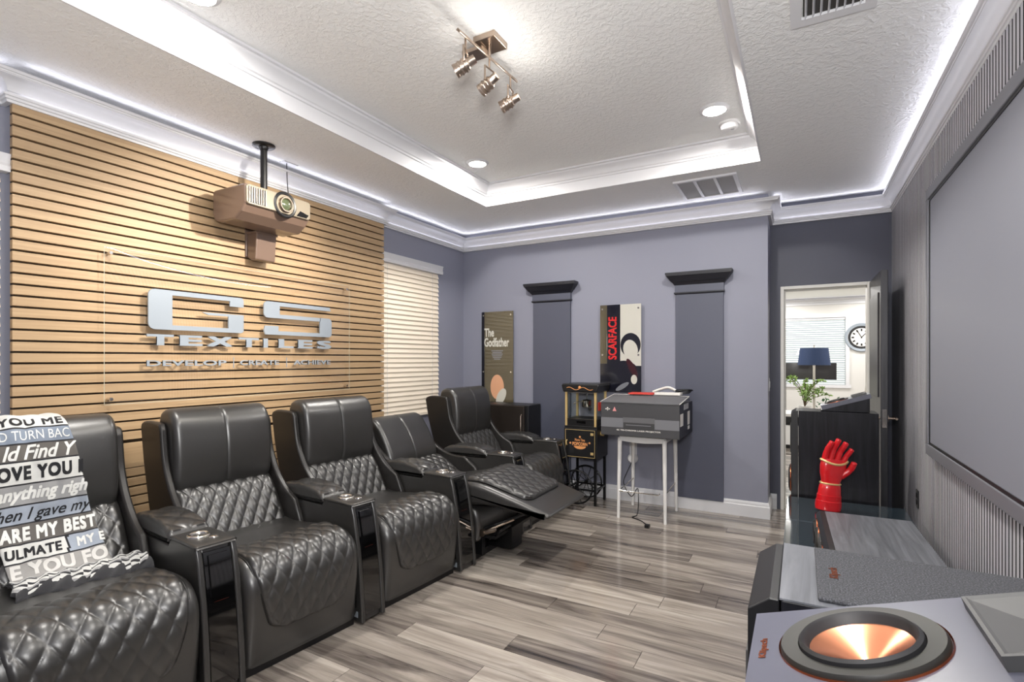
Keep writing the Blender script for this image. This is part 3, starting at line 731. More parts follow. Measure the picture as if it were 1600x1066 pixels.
ME['back'] = MB().prism([(-.98, 1.02), (-.88, 1.02), (-.84, .8), (-.80, .45), (-.78, .12), (-.83, .12), (-.88, .5), (-.95, .8)], -.272, .272).mesh('back_panel', M['leather_dark'], 40)
ME['base'] = MB().box(-.80, .035, -.30, .30, .0, .045).mesh('base', M['black'], 0)
FR = [(.0, .602), (.018, .55), (.038, .46), (.056, .36), (.070, .25), (.082, .12), (.090, .012)]
def arm():
    b = MB()
    out = [(-.78, .012), (-.78, .56), (-.25, .566), (-.235, .598)] + FR
    b.prism(out, -.080, -.056); b.prism(out, .056, .080)
    inn = [(-.78, .02), (-.78, .56), (-.25, .566), (-.235, .604), (-.014, .604)] + [(x-.018, z) for x, z in FR[1:]]
    b.prism(inn, -.0565, .0565); return b
ME['arm'] = arm().mesh('armrest', M['leather'], 30)
ME['armtop'] = cushion([(-.236, .596), (-.23, .607), (-.12, .611), (-.01, .608), (.004, .600), (-.01, .590), (-.22, .588)], .082, .012, 4).mesh('cup_shelf', M['leather'], 60)
def gp_(z0, z1, ins, dx):
    C = spl([(x, z, 0) for x, z in FR], 5); Q = [p for p in C if z0 <= p.y <= z1]
    return MB().prism([(p.x-.020, p.y) for p in Q] + [(p.x-.006+dx, p.y) for p in reversed(Q)], -ins, ins)
ME['gloss'] = gp_(.03, .585, .053, 0).mesh('gloss_panel', M['gloss'], 30)
ME['touch'] = gp_(.40, .565, .037, .008).mesh('touch_panel', M['gloss'], 30)
ME['lit'] = gp_(.375, .392, .028, .002).mesh('indicator', mat('amber_indicator', (150, 60, 36), .3), 30)
def pdisp(s, y_, p):
    return (.009 if p.y > .615 else 0) * quilt(y_, p.x, .10, .12, .5) * min(1, max(0, (.085-abs(y_))/.015))
ME['pad'] = cushion([(-.66, .568), (-.668, .605), (-.60, .634), (-.46, .648), (-.35, .643), (-.275, .626), (-.236, .602), (-.242, .575), (-.40, .568)], .086, .02, 9, pdisp, 36).mesh('arm_pad', M['leather'], 60)
ME['ring'] = MB().lathe([(.030, .604), (.031, .612), (.038, .617), (.045, .614), (.046, .607), (.046, .604)], 36, Matrix.Translation((-.125, -.012, .004))).mesh('cup_ring', M['chrome'], 60)
ME['well'] = MB().lathe([(0, .606), (.031, .606), (.031, .604)], 30, Matrix.Translation((-.125, -.012, .004))).mesh('cup_well', M['piping'], 60)
ME['btn'] = MB().lathe([(.0, .612), (.010, .612), (.012, .610), (.018, .611), (.020, .607), (.020, .604)], 24, Matrix.Translation((-.065, .022, .004))).mesh('power_button', M['chrome'], 60)
ME['tagm'] = MB().box(.012, .056, -.0815, -.0795, .035, .065).mesh('maker_tag', M['silver'], 0)
ME['bpanel'] = cushion([(-.45, .12), (-.45, .34), (-.10, .37), (.04, .36), (.085, .30), (.09, .20), (.05, .13), (-.2, .11)], .29, .03, 4, ny=3).mesh('front_panel', M['leather'], 60)
mc = MB()
for y_ in (-.23, .23):
    mc.tube([(-.10, y_, .10), (.10, y_, .22), (.28, y_, .30), (.40, y_, .365)], .012, 8); mc.tube([(-.05, y_, .30), (.14, y_, .16), (.30, y_, .28)], .011, 8); mc.box(-.02, .09, y_-.02, y_+.02, .045, .17)
mc.box(-.25, .02, -.26, .26, .04, .09); mc.box(.03, .22, -.08, .06, .05, .20); mc.box(.06, .20, -.26, .26, .17, .19)
ME['mech'] = mc.mesh('recline_mechanism', M['blackm'], 30)
mc = MB(); mc.tube([(-.02, -.26, .15), (.20, -.26, .235)], .014, 10); mc.tube([(.10, -.255, .20), (.34, -.255, .325)], .008, 8); mc.cyl((.10, -.275, .20), (.10, -.245, .20), .024)
ME['act'] = mc.mesh('actuator', M['nickel'], 40)
def recliner(p0, p1, label, reclined=False, group='black leather recliners in a row along the slat wall'):
    """p0, p1: world x,y of the console fronts on the near and the far side of the seat"""
    d = Vector((p1[0]-p0[0], p1[1]-p0[1])); rz = math.atan2(-d.x, d.y); mid = ((p0[0]+p1[0])/2, (p0[1]+p1[1])/2)
    r = empty('recliner', (mid[0], mid[1], 0), rz, label=label, cat='recliner', group=group); r.scale = (1, d.length/.78, 1)
    link('base', ME['base'], r)
    if reclined:
        link('footrest', ME['foot'], r); sp_ = link('seat_pad', ME['flap2'], r); link('piping', ME['fpipe2'], sp_)
        link('front_panel', ME['bpanel'], r); link('recline_mechanism', ME['mech'], r); link('actuator', ME['act'], r)
        piv = Matrix.Translation((-.40, 0, .42)) @ Matrix.Rotation(math.radians(-27), 4, 'Y') @ Matrix.Translation((.50, 0, -.42))
    else:
        st = link('seat', ME['seat'], r); sp_ = link('seat_pad', ME['flap'], r); link('piping', ME['fpipe'], sp_); piv = Matrix()
    for k, nm in (('head', 'headrest'), ('lumb', 'lumbar_cushion'), ('wingl', 'side_wing'), ('wingr', 'side_wing'), ('back', 'back_panel')):
        o = link(nm, ME[k], r, .010 if k.startswith('wing') else 0); o.matrix_basis = piv
    a = link('armrest', ME['arm'], r, .006); a.location = (0, .39, 0)
    for k, nm in (('armtop', 'cup_shelf'), ('gloss', 'gloss_panel'), ('touch', 'touch_panel'), ('lit', 'indicator'), ('pad', 'arm_pad'), ('ring', 'cup_ring'), ('well', 'cup_well'), ('btn', 'power_button'), ('tagm', 'maker_tag')):
        link(nm, ME[k], a)
    return r
K = [(-2.20, .505), (-2.11, 1.285), (-2.03, 2.03), (-1.96, 2.81), (-1.96, 3.63), (-1.96, 4.46)]
ch1 = recliner(K[0], K[1], 'black quilted leather recliner draped with a lettered fleece blanket')
recliner(K[1], K[2], 'upright black quilted leather recliner between the blanket recliner and the middle one')
recliner(K[2], K[3], 'upright black quilted leather recliner beside the one with raised footrest')
recliner(K[3], K[4], 'reclined black quilted leather recliner with its footrest raised', True)
recliner(K[4], K[5], 'upright black quilted leather recliner at the window end beside the mini fridge')

# ------------------------------------------------------------------ lettered blanket over the first recliner
bk = empty('lettered_blanket', ch1.location, ch1.rotation_euler.z, label='fleece blanket with grey lettered bands draped over a black recliner', cat='blanket')
bk.scale = ch1.scale
BP = spl([(-.90, .98, 0), (-.895, 1.06, 0), (-.86, 1.098, 0), (-.80, 1.108, 0), (-.735, 1.093, 0), (-.690, 1.045, 0), (-.662, .96, 0), (-.650, .86, 0), (-.648, .76, 0), (-.640, .68, 0), (-.600, .605, 0), (-.555, .545, 0), (-.505, .495, 0), (-.455, .482, 0)], 8)
bs = [0]
for i in range(1, len(BP)): bs.append(bs[-1] + (BP[i]-BP[i-1]).length)
BL = bs[-1]
def bat(q):
    q = max(0, min(BL, q)); i = 0
    while i < len(bs)-2 and bs[i+1] < q: i += 1
    k = (q-bs[i])/(bs[i+1]-bs[i]); p = BP[i].lerp(BP[i+1], k); d = (BP[min(i+2, len(BP)-1)] - BP[max(i-1, 0)]).normalized()
    return p, Vector((-d.y, d.x))
def zq(zv):     # arc position of the front of the drape at height z
    best = min((abs(BP[i].y - zv), i) for i in range(len(BP)) if BP[i].x > -.80); return bs[best[1]]
QT = zq(1.10); 
def bl_edges(q):
    t = max(0, min(1, (q-QT)/(BL-QT)))
    return -.215 + .085*t, .075 + .115*t**.9
def BS(l, q, lift=0.0):     # l lateral (chair local), q arc length
    p, n = bat(q); wv = .006*math.sin(l*31 + q*4) + .004*math.sin(l*57 - q*9) + .003*math.sin(q*23 + l*8)
    h = .004 + abs(wv) + lift
    return (p.x + n.x*h, l, p.y + n.y*h)
RB = [0, zq(1.068), zq(1.008), zq(.931), zq(.842), zq(.763), zq(.678), zq(.603), zq(.545), BL]
RM = ['b_white', 'b_blue', 'b_taupe', 'b_white', 'b_grey', 'b_lblue', 'b_taupe', 'b_white', 'b_pale']
mats = [M[k] for k in RM] + [M['b_black'], M['b_lblue']]
clm = MB(); NQ, NL = 150, 44
rows = []
for i in range(NQ+1):
    q = BL*i/NQ; a, b_ = bl_edges(q); rows.append([BS(a + (b_-a)*j_/NL, q) for j_ in range(NL+1)])
for i in range(NQ):
    q = BL*(i+.5)/NQ; k = max(n for n in range(9) if RB[n] <= q); dark = any(abs(q-e) < .0036 for e in RB[1:-1])
    for j_ in range(NL):
        a, b_ = bl_edges(q); l = a + (b_-a)*(j_+.5)/NL
        mi = 9 if dark else (10 if (k == 7 and l > .055) else k)
        if k == 7 and abs(l-.055) < .004: mi = 9
        clm.mi.append(mi)
        clm.f.append((i*(NL+1)+j_, i*(NL+1)+j_+1, (i+1)*(NL+1)+j_+1, (i+1)*(NL+1)+j_))
clm.v = [p for r_ in rows for p in r_]
o = clm.build('drape', mats, bk, 180, fix=False)
sd = o.modifiers.new('thickness', 'SOLIDIFY'); sd.thickness = .004; sd.offset = 0
def bt(s_, row, l0, l1, lo, hi, mi, **kw):
    q1, q0 = RB[row] if row else RB[1]-.06, RB[row+1] if row < 8 else zq(.49)
    hq = q0 - q1
    v, f = text_geo(s_, size=.1, res=4, **kw)
    # split long triangles by working on a subdivided copy
    m_ = bmesh.new(); vs = [m_.verts.new(p) for p in v]
    for t in f:
        try: m_.faces.new([vs[i] for i in t])
        except ValueError: pass
    x0 = min(p[0] for p in v); x1 = max(p[0] for p in v); y0 = min(p[1] for p in v); y1 = max(p[1] for p in v)
    bmesh.ops.triangulate(m_, faces=m_.faces)
    for k_ in range(1, 8):
        bmesh.ops.bisect_plane(m_, geom=m_.verts[:] + m_.edges[:] + m_.faces[:], plane_co=(0, y0 + (y1-y0)*k_/8, 0), plane_no=(0, 1, 0))
    for k_ in range(1, 24):
        bmesh.ops.bisect_plane(m_, geom=m_.verts[:] + m_.edges[:] + m_.faces[:], plane_co=(x0 + (x1-x0)*k_/24, 0, 0), plane_no=(1, 0, 0))
    m_.verts.index_update()
    P = [BS(l0 + (p.co.x-x0)/(x1-x0)*(l1-l0), q0 - hq*(lo + (hi-lo)*(p.co.y-y0)/(y1-y0)), .0035 + p.co.z) for p in m_.verts]
    lt = MB(); lt.add(P, [tuple(x.index for x in t.verts) for t in m_.faces]); m_.free()
    lt.build('lettering', [M['b_ink'], M['b_chalk'], M['b_fade']][mi], bk, 0, fix=False)
bt('YOU ME', 0, -.138, .070, .12, .80, 0, bold=.0032, spacing=1.12)
bt('D TURN BAC', 1, -.138, .085, .22, .78, 1, bold=0)
bt('ld Find Y', 2, -.132, .105, .10, .92, 1, shear=.35, bold=.002)
bt('OVE YOU', 3, -.150, .085, .16, .82, 0, bold=.0045, spacing=1.14)
bt('I', 3, .108, .124, .16, .82, 0, bold=.007)
bt('anything righ', 4, -.160, .138, .06, .86, 1, shear=.3, bold=.003)
bt('hen I gave my', 5, -.158, .150, .04, .84, 0, shear=.4, bold=.001)
bt('ARE MY BEST', 6, -.150, .160, .14, .86, 1, bold=.004, shear=.08, spacing=1.12)
bt('ULMATE', 7, -.141, .035, .2, .78, 0, bold=.0035, shear=.05, spacing=1.06)
bt('MY E', 7, .085, .178, .22, .78, 1, bold=.0035, spacing=1.1)
bt('E YOU FO', 8, -.132, .176, .12, .9, 2, bold=.004, spacing=1.05)
# gathered hem lying on the seat
hm = MB(); mats2 = [M['b_white'], M['b_black'], M['b_grey']]
NH = 60
for lay_, (x0, x1, zb, thick, ma) in enumerate(((-.49, -.365, .482, .020, 0), (-.51, -.315, .474, .016, 1))):
    rr = []
    for i in range(13):
        t = i/12; row = []
        for j_ in range(NH+1):
            u = j_/NH; l = -.16 + .43*u + .02*math.sin(t*3)
            x = x0 + (x1-x0)*t + .018*math.sin(u*17 + lay_*2)*t + .045*(u-.5)*t
            z = zb + .006 + thick*(1-abs(2*t-1)**2.5) + .005*math.sin(u*46 + t*8) - .012*t + .006*(1-t)
            row.append((x, l, z))
        rr.append(row)
    k0 = len(hm.v); hm.v += [p for r_ in rr for p in r_]
    for i in range(12):
        for j_ in range(NH):
            hm.f.append((k0+i*(NH+1)+j_, k0+i*(NH+1)+j_+1, k0+(i+1)*(NH+1)+j_+1, k0+(i+1)*(NH+1)+j_))
            hm.mi.append((1 if lay_ else [0, 0, 1, 0, 2, 1][int((i*1.0 + j_*.22)) % 6]))
o = hm.build('gathered_hem', mats2, bk, 180, fix=False)
sd = o.modifiers.new('thickness', 'SOLIDIFY'); sd.thickness = .006; sd.offset = 0

# ------------------------------------------------------------------ mini fridge, popcorn cart
r = empty('mini_fridge', (-2.70, 4.755, 0), label='black mini fridge in the back corner beside the last recliner', cat='fridge')
MB().box(-.30, .335, -.15, .130, .02, .90).build('cabinet', M['black'], r, 0, bevel=.006)
MB().box(-.30, .30, -.180, -.152, .04, .895).build('door', mat('dark_bronze_steel', (48, 42, 38), .35, metal=.3), r, 0, bevel=.006)
b = MB(); b.tube([(.27, -.178, .62), (.27, -.194, .63), (.27, -.194, .80), (.27, -.178, .81)], .006, 10); b.build('handle', M['nickel'], r)
b = MB()
for x in (-.25, .28):
    for y_ in (-.12, .10): b.cyl((x, y_, 0), (x, y_, .025), .018)
b.build('feet', M['black'], r)
r = empty('popcorn_cart', (-1.80, 4.733, 0), label='black and brass popcorn cart standing by the back wall', cat='popcorn machine')
w_ = .155; d0, d1 = -.165, .135
MB().box(-w_-.01, w_+.01, d0, d1, .435, .715).build('cabinet', M['black'], r, 0, bevel=.004)
dr = MB().box(-w_+.005, w_-.005, d0-.012, d0, .445, .705).build('door', M['black'], r, 0, bevel=.003)
b = MB()
for (a, c_, e, f_) in ((-w_+.008, w_-.008, .447, .451), (-w_+.008, w_-.008, .699, .703), (-w_+.008, -w_+.012, .451, .699), (w_-.012, w_-.008, .451, .699)): b.box(a, c_, d0-.0135, d0-.012, e, f_)
b.build('gold_line', M['gold'], dr, 0)
b = MB(); b.tube([(-w_+.025, d0-.012, .60), (-w_+.025, d0-.028, .595), (-w_+.025, d0-.028, .64-.10+.02), (-w_+.025, d0-.012, .555)], .006, 8); b.build('handle', M['gold'], dr)
for z in (.475, .655): MB().box(w_-.05, w_-.022, d0-.016, d0-.012, z, z+.024).build('hinge', M['gold'], dr, 0)
b = MB()
put_text(b, 'Movie Time', lambda u, v, q: (u-.05, d0-.0135-q, v+.595), fit=(.10, .026), size=.1, bold=.002)
put_text(b, 'POPCORN', lambda u, v, q: (u-.075, d0-.0135-q, v+.555), fit=(.15, .032), size=.1, bold=.004)
b.prism([(.06*math.cos(a), .550 - .028*math.sin(a)) for a in [PI*i/12 for i in range(13)]], d0-.0135, d0-.0125)
for (x, z) in ((0, .637), (-.095, .575), (.095, .585)): b.prism([(x+.010*math.cos(a), z+.010*math.sin(a)) for a in [PI/4*i for i in range(8)]], d0-.0135, d0-.0125)
b.build('emblem', M['orangeprint'], dr, 0, fix=False)
b = MB(); b.box(-w_, w_, d0+.01, d1, .735, .80); b.box(-w_-.006, w_+.006, d0+.004, d1, .715, .737); b.build('kettle_base', M['black'], r, 0, bevel=.003)
MB().box(-.04, .05, d0+.002, d0+.012, .762, .785).build('drawer_slot', M['gloss'], r, 0)
pm_ = MB().box(-.010, .010, -.010, .010, .735, 1.055).mesh('post', M['gold'], 0)
for (x, y_) in ((-w_+.01, d0+.012), (w_-.01, d0+.012), (-w_+.01, d1-.01), (w_-.01, d1-.01)):
    o = link('post', pm_, r); o.location = (x, y_, 0)
b = MB(); b.box(-w_+.02, w_-.02, d0+.010, d0+.013, .80, 1.05); b.box(-w_+.008, -w_+.011, d0+.02, d1-.02, .80, 1.05); b.box(w_-.011, w_-.008, d0+.02, d1-.02, .80, 1.05); b.build('glass', M['pane'], r, 0)
for z in (.797, 1.045): MB().box(-w_+.02, w_-.02, d0+.006, d0+.014, z, z+.007).build('glass_rail', M['chrome'], r, 0)
tpm = MB(); tpm.prism([(-w_-.030, 1.115), (-w_-.012, 1.055), (w_+.012, 1.055), (w_+.030, 1.115), (w_+.022, 1.132), (-w_-.022, 1.132)], d0-.02, d1+.02); tp_ = tpm.build('canopy', M['black'], r, 0, bevel=.01, seg=3)
b = MB(); b.tube([(x*.01, d0-.022, 1.088 + .012*math.sin(x*.45) ) for x in range(-13, 14)], .003, 6); b.lathe([(0, .006), (.012, .004), (.014, 0)], 12, Matrix.Translation((0, d0-.02, 1.10)) @ Matrix.Rotation(PI/2, 4, 'X')); b.build('scroll_trim', M['orangeprint'], tp_)
b = MB(); mk = Matrix.Translation((.01, -.02, .905)); b.lathe([(0, 0), (.045, 0), (.050, .01), (.050, .062), (.044, .068), (0, .075)], 28, mk); b.tube([(.01, -.02, .97), (.01, -.02, 1.055)], .006, 8); b.tube([(-.03, -.02, .96), (-.10, -.05, .945), (-.115, -.055, .93)], .004, 8); b.build('kettle', M['chrome'], r)
MB().lathe([(0, 0), (.016, .002), (.018, .008), (0, .010)], 16, Matrix.Translation((.095, d0+.006, .905)) @ Matrix.Rotation(PI/2, 4, 'X')).build('door_knob', M['black'], r)
MB().box(w_-.004, w_+.001, -.10, .02, .88, .96).build('warning_sticker', M['redpaper'], r, 0)
b = MB(); b.cyl((w_+.01, -.06, .665), (w_+.04, -.06, .665), .022); b.build('side_hook', M['gold'], r)
lgm = MB().box(-.011, .011, -.011, .011, .0, .44).mesh('leg', M['blackm'], 0)
for (x, y_) in ((-w_+.015, d0+.02), (w_-.015, d0+.02), (-w_+.015, d1-.02), (w_-.015, d1-.02)):
    o = link('leg', lgm, r); o.location = (x, y_, 0)
b = MB()
b.box(-w_+.015, w_-.015, d0+.012, d0+.026, .13, .148); b.box(-w_+.015, w_-.015, d1-.026, d1-.012, .13, .148); b.box(-w_+.008, -w_+.022, d0+.02, d1-.02, .13, .148); b.box(w_-.022, w_-.008, d0+.02, d1-.02, .13, .148); b.build('lower_rail', M['blackm'], r, 0)
for y_ in (d0-.005, d1-.05):
    b = MB(); cx, cz, R_ = -.035, .165, .155
    b.tube([(cx + R_*math.cos(2*PI*i/40), y_, cz + R_*math.sin(2*PI*i/40)) for i in range(40)], .008, 8, True)
    for i in range(10): b.tube([(cx, y_, cz), (cx + R_*math.cos(2*PI*i/10), y_, cz + R_*math.sin(2*PI*i/10))], .0035, 6)
    b.cyl((cx, y_-.012, cz), (cx, y_+.012, cz), .018); b.build('wheel', M['blackm'], r)

# ------------------------------------------------------------------ stool with carton
r = empty('bar_stool', (-1.17, 4.58, 0), label='white metal bar stool carrying the laser projector carton', cat='stool')
fx, bx_, fy, by_ = .198, .205, -.222, .222
lgs = [(-fx, fy), (fx, fy), (-fx, by_), (fx, by_)]
for (x, y_) in lgs:
    b = MB(); k = .93
    b.tube([(x, y_, .0), (x*.98, y_*.97, .34), (x*.955, y_*.94, .69)], [.013, .016, .019], 12); b.build('leg', M['whitem'], r)
ap = MB()
def apron(p, q, sag):
    for i in range(12):
        a, c_ = i/12, (i+1)/12
        P0 = Vector(p).lerp(Vector(q), a); P1 = Vector(p).lerp(Vector(q), c_)
        s0, s1 = sag*math.sin(PI*a), sag*math.sin(PI*c_)
        dv = (P1-P0).normalized(); nn = Vector((-dv.y, dv.x, 0))*.010
        vs = []
        for (P_, s_) in ((P0, s0), (P1, s1)):
            for sgn in (-1, 1): vs += [(P_.x+nn.x*sgn, P_.y+nn.y*sgn, .700), (P_.x+nn.x*sgn, P_.y+nn.y*sgn, .664-s_)]
        ap.add(vs, [(0, 4, 6, 2), (1, 3, 7, 5), (0, 1, 5, 4), (2, 6, 7, 3), (0, 2, 3, 1), (4, 5, 7, 6)])
apron((-.187, -.206, 0), (.187, -.206, 0), .012); apron((-.187, .206, 0), (.187, .206, 0), .012); apron((-.187, -.195, 0), (-.187, .195, 0), .0); apron((.187, -.195, 0), (.187, .195, 0), .0)
ap.build('apron', M['whitem'], r, 40)
MB().box(-.198, .198, -.215, .215, .698, .716).build('seat', M['whitem'], r, 0, bevel=.008)
b = MB(); z = .235; X_, Y_ = fx*.96, .222*.96
b.tube([(-X_, Y_, z+.02), (-X_, -Y_-.015, z), (X_*.75, -Y_-.015, z), (X_*.82, -Y_-.015, z+.012)], .006, 8); b.tube([(X_, -Y_, z), (X_, Y_, z+.02)], .006, 8); b.build('footrest_bar', M['chrome'], r)
r = empty('projector_carton', (-1.17, 4.28, .717), label='grey printed projector carton with its lid ajar on the white stool', cat='box')
MB().box(-.328, .328, 0, .56, 0, .275).build('carton', M['card'], r, 0, bevel=.004)
MB().box(.3282, .3290, .004, .556, .004, .272).build('end_panel', M['card_dark'], r, 0)
MB().box(-.326, .326, -.0012, 0, .070, .150).build('grey_band', M['card_band'], r, 0)
pc = MB(); pc.box(-.135, .132, -.0022, -.0012, .115, .158); pc.build('printed_console_top', M['card_lid'], r, 0)
MB().box(-.132, .130, -.0024, -.0012, .062, .115).build('printed_console_front', mat('dark_print', (58, 58, 60), .5), r, 0)
MB().box(-.11, .10, -.0030, -.0024, .092, .098).build('printed_slot', M['card_band'], r, 0)
b = MB(); put_text(b, '4K TRI-CHROMA LASER PROJECTOR', lambda u, v, q: (u-.19, -.0032-q, v+.040), fit=(.37, .016), size=.1, bold=.002); b.build('lettering', M['paper'], r, 0, fix=False)
b = MB(); b.add([(-.28, -.002, .222), (-.268, -.002, .240), (-.256, -.002, .222), (-.268, -.002, .206)], [(0, 3, 2, 1)]); b.add([(-.288, -.002, .218), (-.248, -.002, .218), (-.248, -.002, .226), (-.288, -.002, .226)], [(0, 1, 2, 3)])
b.build('logo', M['paper'], r, 0, fix=False)
b = MB(); b.add([(-.225, -.002, .206), (-.19, -.002, .206), (-.207, -.002, .244)], [(0, 1, 2)]); b.build('logo', mat('pink_print', (224, 150, 150), .5), r, 0, fix=False)
MB().add([(-.33, -.004, .275), (.33, -.004, .275), (.33, .30, .318), (-.33, .30, .330)], [(0, 1, 2, 3)])
b = MB(); b.add([(-.33, -.004, .277), (.33, -.004, .277), (.34, .34, .322), (-.32, .34, .322), (-.33, -.004, .283), (.33, -.004, .283), (.34, .34, .328), (-.32, .34, .328)], [(0, 1, 2, 3), (4, 7, 6, 5), (0, 4, 5, 1), (1, 5, 6, 2), (2, 6, 7, 3), (3, 7, 4, 0)]); ld = b.build('lid', M['card_lid'], r, 0)
b = MB(); b.tube([(.328, -.004, .281), (.341, .34, .326), (-.321, .34, .326), (-.331, -.004, .281)], .004, 6); b.build('raw_edge', M['paper'], ld)
b = MB(); b.box(.3292, .3300, .02, .14, .10, .20); b.box(.3292, .3300, .33, .43, .085, .20); b.box(.3292, .3300, .34, .42, .045, .075); b.build('sticker', M['paper'], r, 0)
b = MB(); b.box(.3292, .3315, .17, .36, .225, .272); b.build('tape', M['filter'], r, 0)
r = tag(MB().box(-.11, .11, -.08, .08, 0, .012, 0).build('booklet', M['redpaper'], None, 0, bevel=.002), 'red booklet lying on the carton lid', 'booklet'); r.location = (-1.24, 4.66, 1.050); r.rotation_euler = (0, 0, .05)
r = tag(MB().box(-.10, .12, -.06, .05, 0, .020).build('white_leaflet', M['paper'], None, 0, bevel=.003), 'white leaflet box lying on the carton between booklet and cable', 'leaflet'); r.location = (-1.02, 4.66, 1.050)
b = MB()
for k in range(5): b.tube([(.055*math.cos(a)*(1+.08*k), .05*math.sin(a), .022 + .012*math.sin(a + k*.7) + .003*k) for a in [2*PI*i/28 for i in range(28)]], .004, 6, True)
r = tag(b.build('cable_coil', M['black']), 'coil of dark cable lying on top of the carton', 'cable'); r.location = (-.905, 4.80, 1.050)
b = MB(); b.tube([tuple(p) for p in spl([(-.08, 0, .010), (-.02, .02, .035), (.06, 0, .055), (.12, .01, .03)])], .012, 8)
r = tag(b.build('white_cable_tie', M['paper']), 'loop of white cable on the carton beside the dark coil', 'cable'); r.location = (-1.10, 4.79, 1.052)
b = MB(); b.tube([tuple(p) for p in spl([(-1.39, YB-.06, .40), (-1.43, YB-.10, .30), (-1.45, 4.78, .20), (-1.36, 4.72, .10), (-1.28, 4.64, .20), (-1.25, 4.56, .10), (-1.24, 4.48, .010), (-1.26, 4.40, .008), (-1.16, 4.33, .008), (-1.08, 4.22, .008)])], .004, 7); b.box(-1.10, -1.065, 4.19, 4.235, 0, .022)
tag(b.build('power_cord', M['black']), 'dark power cord trailing from the outlet across the floor under the stool', 'cord')
def outlet(name, mx, label, m, dark):
    r = empty(name, (0, 0, 0), label=label, cat='outlet'); r.matrix_world = mx
    MB().box(-.036, .036, -.006, 0, -.058, .058).build('cover_plate', m, r, 0, bevel=.003)
    for z in (-.022, .022): MB().box(-.017, .017, -.0085, -.005, z-.015, z+.015).build('socket', dark, r, 0, bevel=.002)
    return r
r = outlet('wall_outlet', Matrix.Translation((-1.40, YB, .50)), 'white wall outlet with a round plug beside the popcorn cart', M['white'], M['mount_w'])
MB().lathe([(0, .06), (.03, .058), (.046, .04), (.048, .0), (0, 0)], 24, Matrix.Translation((0, -.005, -.085)) @ Matrix.Rotation(PI/2, 4, 'X')).build('plug', M['mount_w'], r)
outlet('wall_outlet', Matrix.Translation((XR-.02, 4.21, .46)) @ Matrix.Rotation(-PI/2, 4, 'Z'), 'black wall outlet on the grey slat wall', M['black'], M['gloss'])
outlet('wall_outlet', Matrix.Translation((XS, 1.665, .56)) @ Matrix.Rotation(PI/2, 4, 'Z'), 'white wall outlet on the oak slats behind the armrest', M['white'], M['mount_w'])
r = empty('light_switch', (0, 0, 0), label='white light switch on the wall return beside the door', cat='switch'); r.matrix_world = Matrix.Translation((XC, 5.08, 1.14)) @ Matrix.Rotation(PI/2, 4, 'Z')
MB().box(-.036, .036, -.006, 0, -.058, .058).build('cover_plate', M['white'], r, 0, bevel=.003); MB().box(-.014, .014, -.010, -.005, -.028, .028).build('rocker', M['mount_w'], r, 0, bevel=.002)

# ------------------------------------------------------------------ projection screen
SX = XR - .020
r = empty('projection_screen', (SX, 0, 0), label='large grey framed projection screen on the grey slat wall', cat='screen')
y0, y1, z0, z1 = 1.00, 3.735, .825, 2.318
fw = .060
f = MB(); f.box(-.042, 0, y0, y1, z0, z0+fw); f.box(-.042, 0, y0, y1, z1-fw, z1); f.box(-.042, 0, y0, y0+fw, z0+fw, z1-fw); f.box(-.042, 0, y1-fw, y1, z0+fw, z1-fw)
f.build('frame', M['grey_frame'], r, 0, bevel=.004)
f = MB(); e = fw; g = fw+.014
f.box(-.036, -.02, y0+e, y1-e, z0+e, z0+g); f.box(-.036, -.02, y0+e, y1-e, z1-g, z1-e); f.box(-.036, -.02, y0+e, y0+g, z0+g, z1-g); f.box(-.036, -.02, y1-g, y1-e, z0+g, z1-g); f.build('inner_bezel', M['black'], r, 0)
MB().box(-.032, -.015, y0+g, y1-g, z0+g, z1-g).build('screen_surface', M['screen'], r, 0)

# ------------------------------------------------------------------ credenza, speakers
r = empty('credenza', (0, 0, 0), label='low dark lacquered credenza with glass tops under the screen', cat='credenza')
CX0, CX1 = -.075, .575
for (a, b_) in ((1.28, 2.36), (2.365, 3.455), (3.46, 4.045)):
    cb = MB().box(CX0+.012, CX1, a+.003, b_-.003, .03, .410).build('cabinet', M['cred'], r, 0, bevel=.003)
    MB().box(CX0, CX0+.012, a+.006, b_-.006, .05, .405).build('door', M['gloss'], cb, 0, bevel=.002)
    MB().box(CX0, CX1, a, b_, .412, .422).build('glass_top', M['credtop'], r, 0, bevel=.002)
MB().box(CX0+.05, CX1-.04, 1.32, 4.0, 0, .03).build('plinth', M['black'], r, 0)
def driver(mb_list, par, mx, R):
    MB().lathe([(R*.80, .004), (R*.82, .010), (R*.90, .012), (R*.985, .008), (R, 0)], 48, mx).build('driver_ring', M['flange'], par)
    MB().lathe([(R*.995, .0), (R*1.012, .004), (R*1.03, 0)], 48, mx).build('trim_ring', M['copper_trim'], par)
    MB().lathe([(R*.81, .006), (R*.77, .014), (R*.72, .016), (R*.67, .013), (R*.63, .008), (R*.60, .007)], 48, mx).build('surround', M['rubber'], par)
    MB().lathe([(R*.61, .0075), (R*.3, .0035), (R*.02, .001), (0, .001)], 64, mx).build('cone', M['copper'], par)
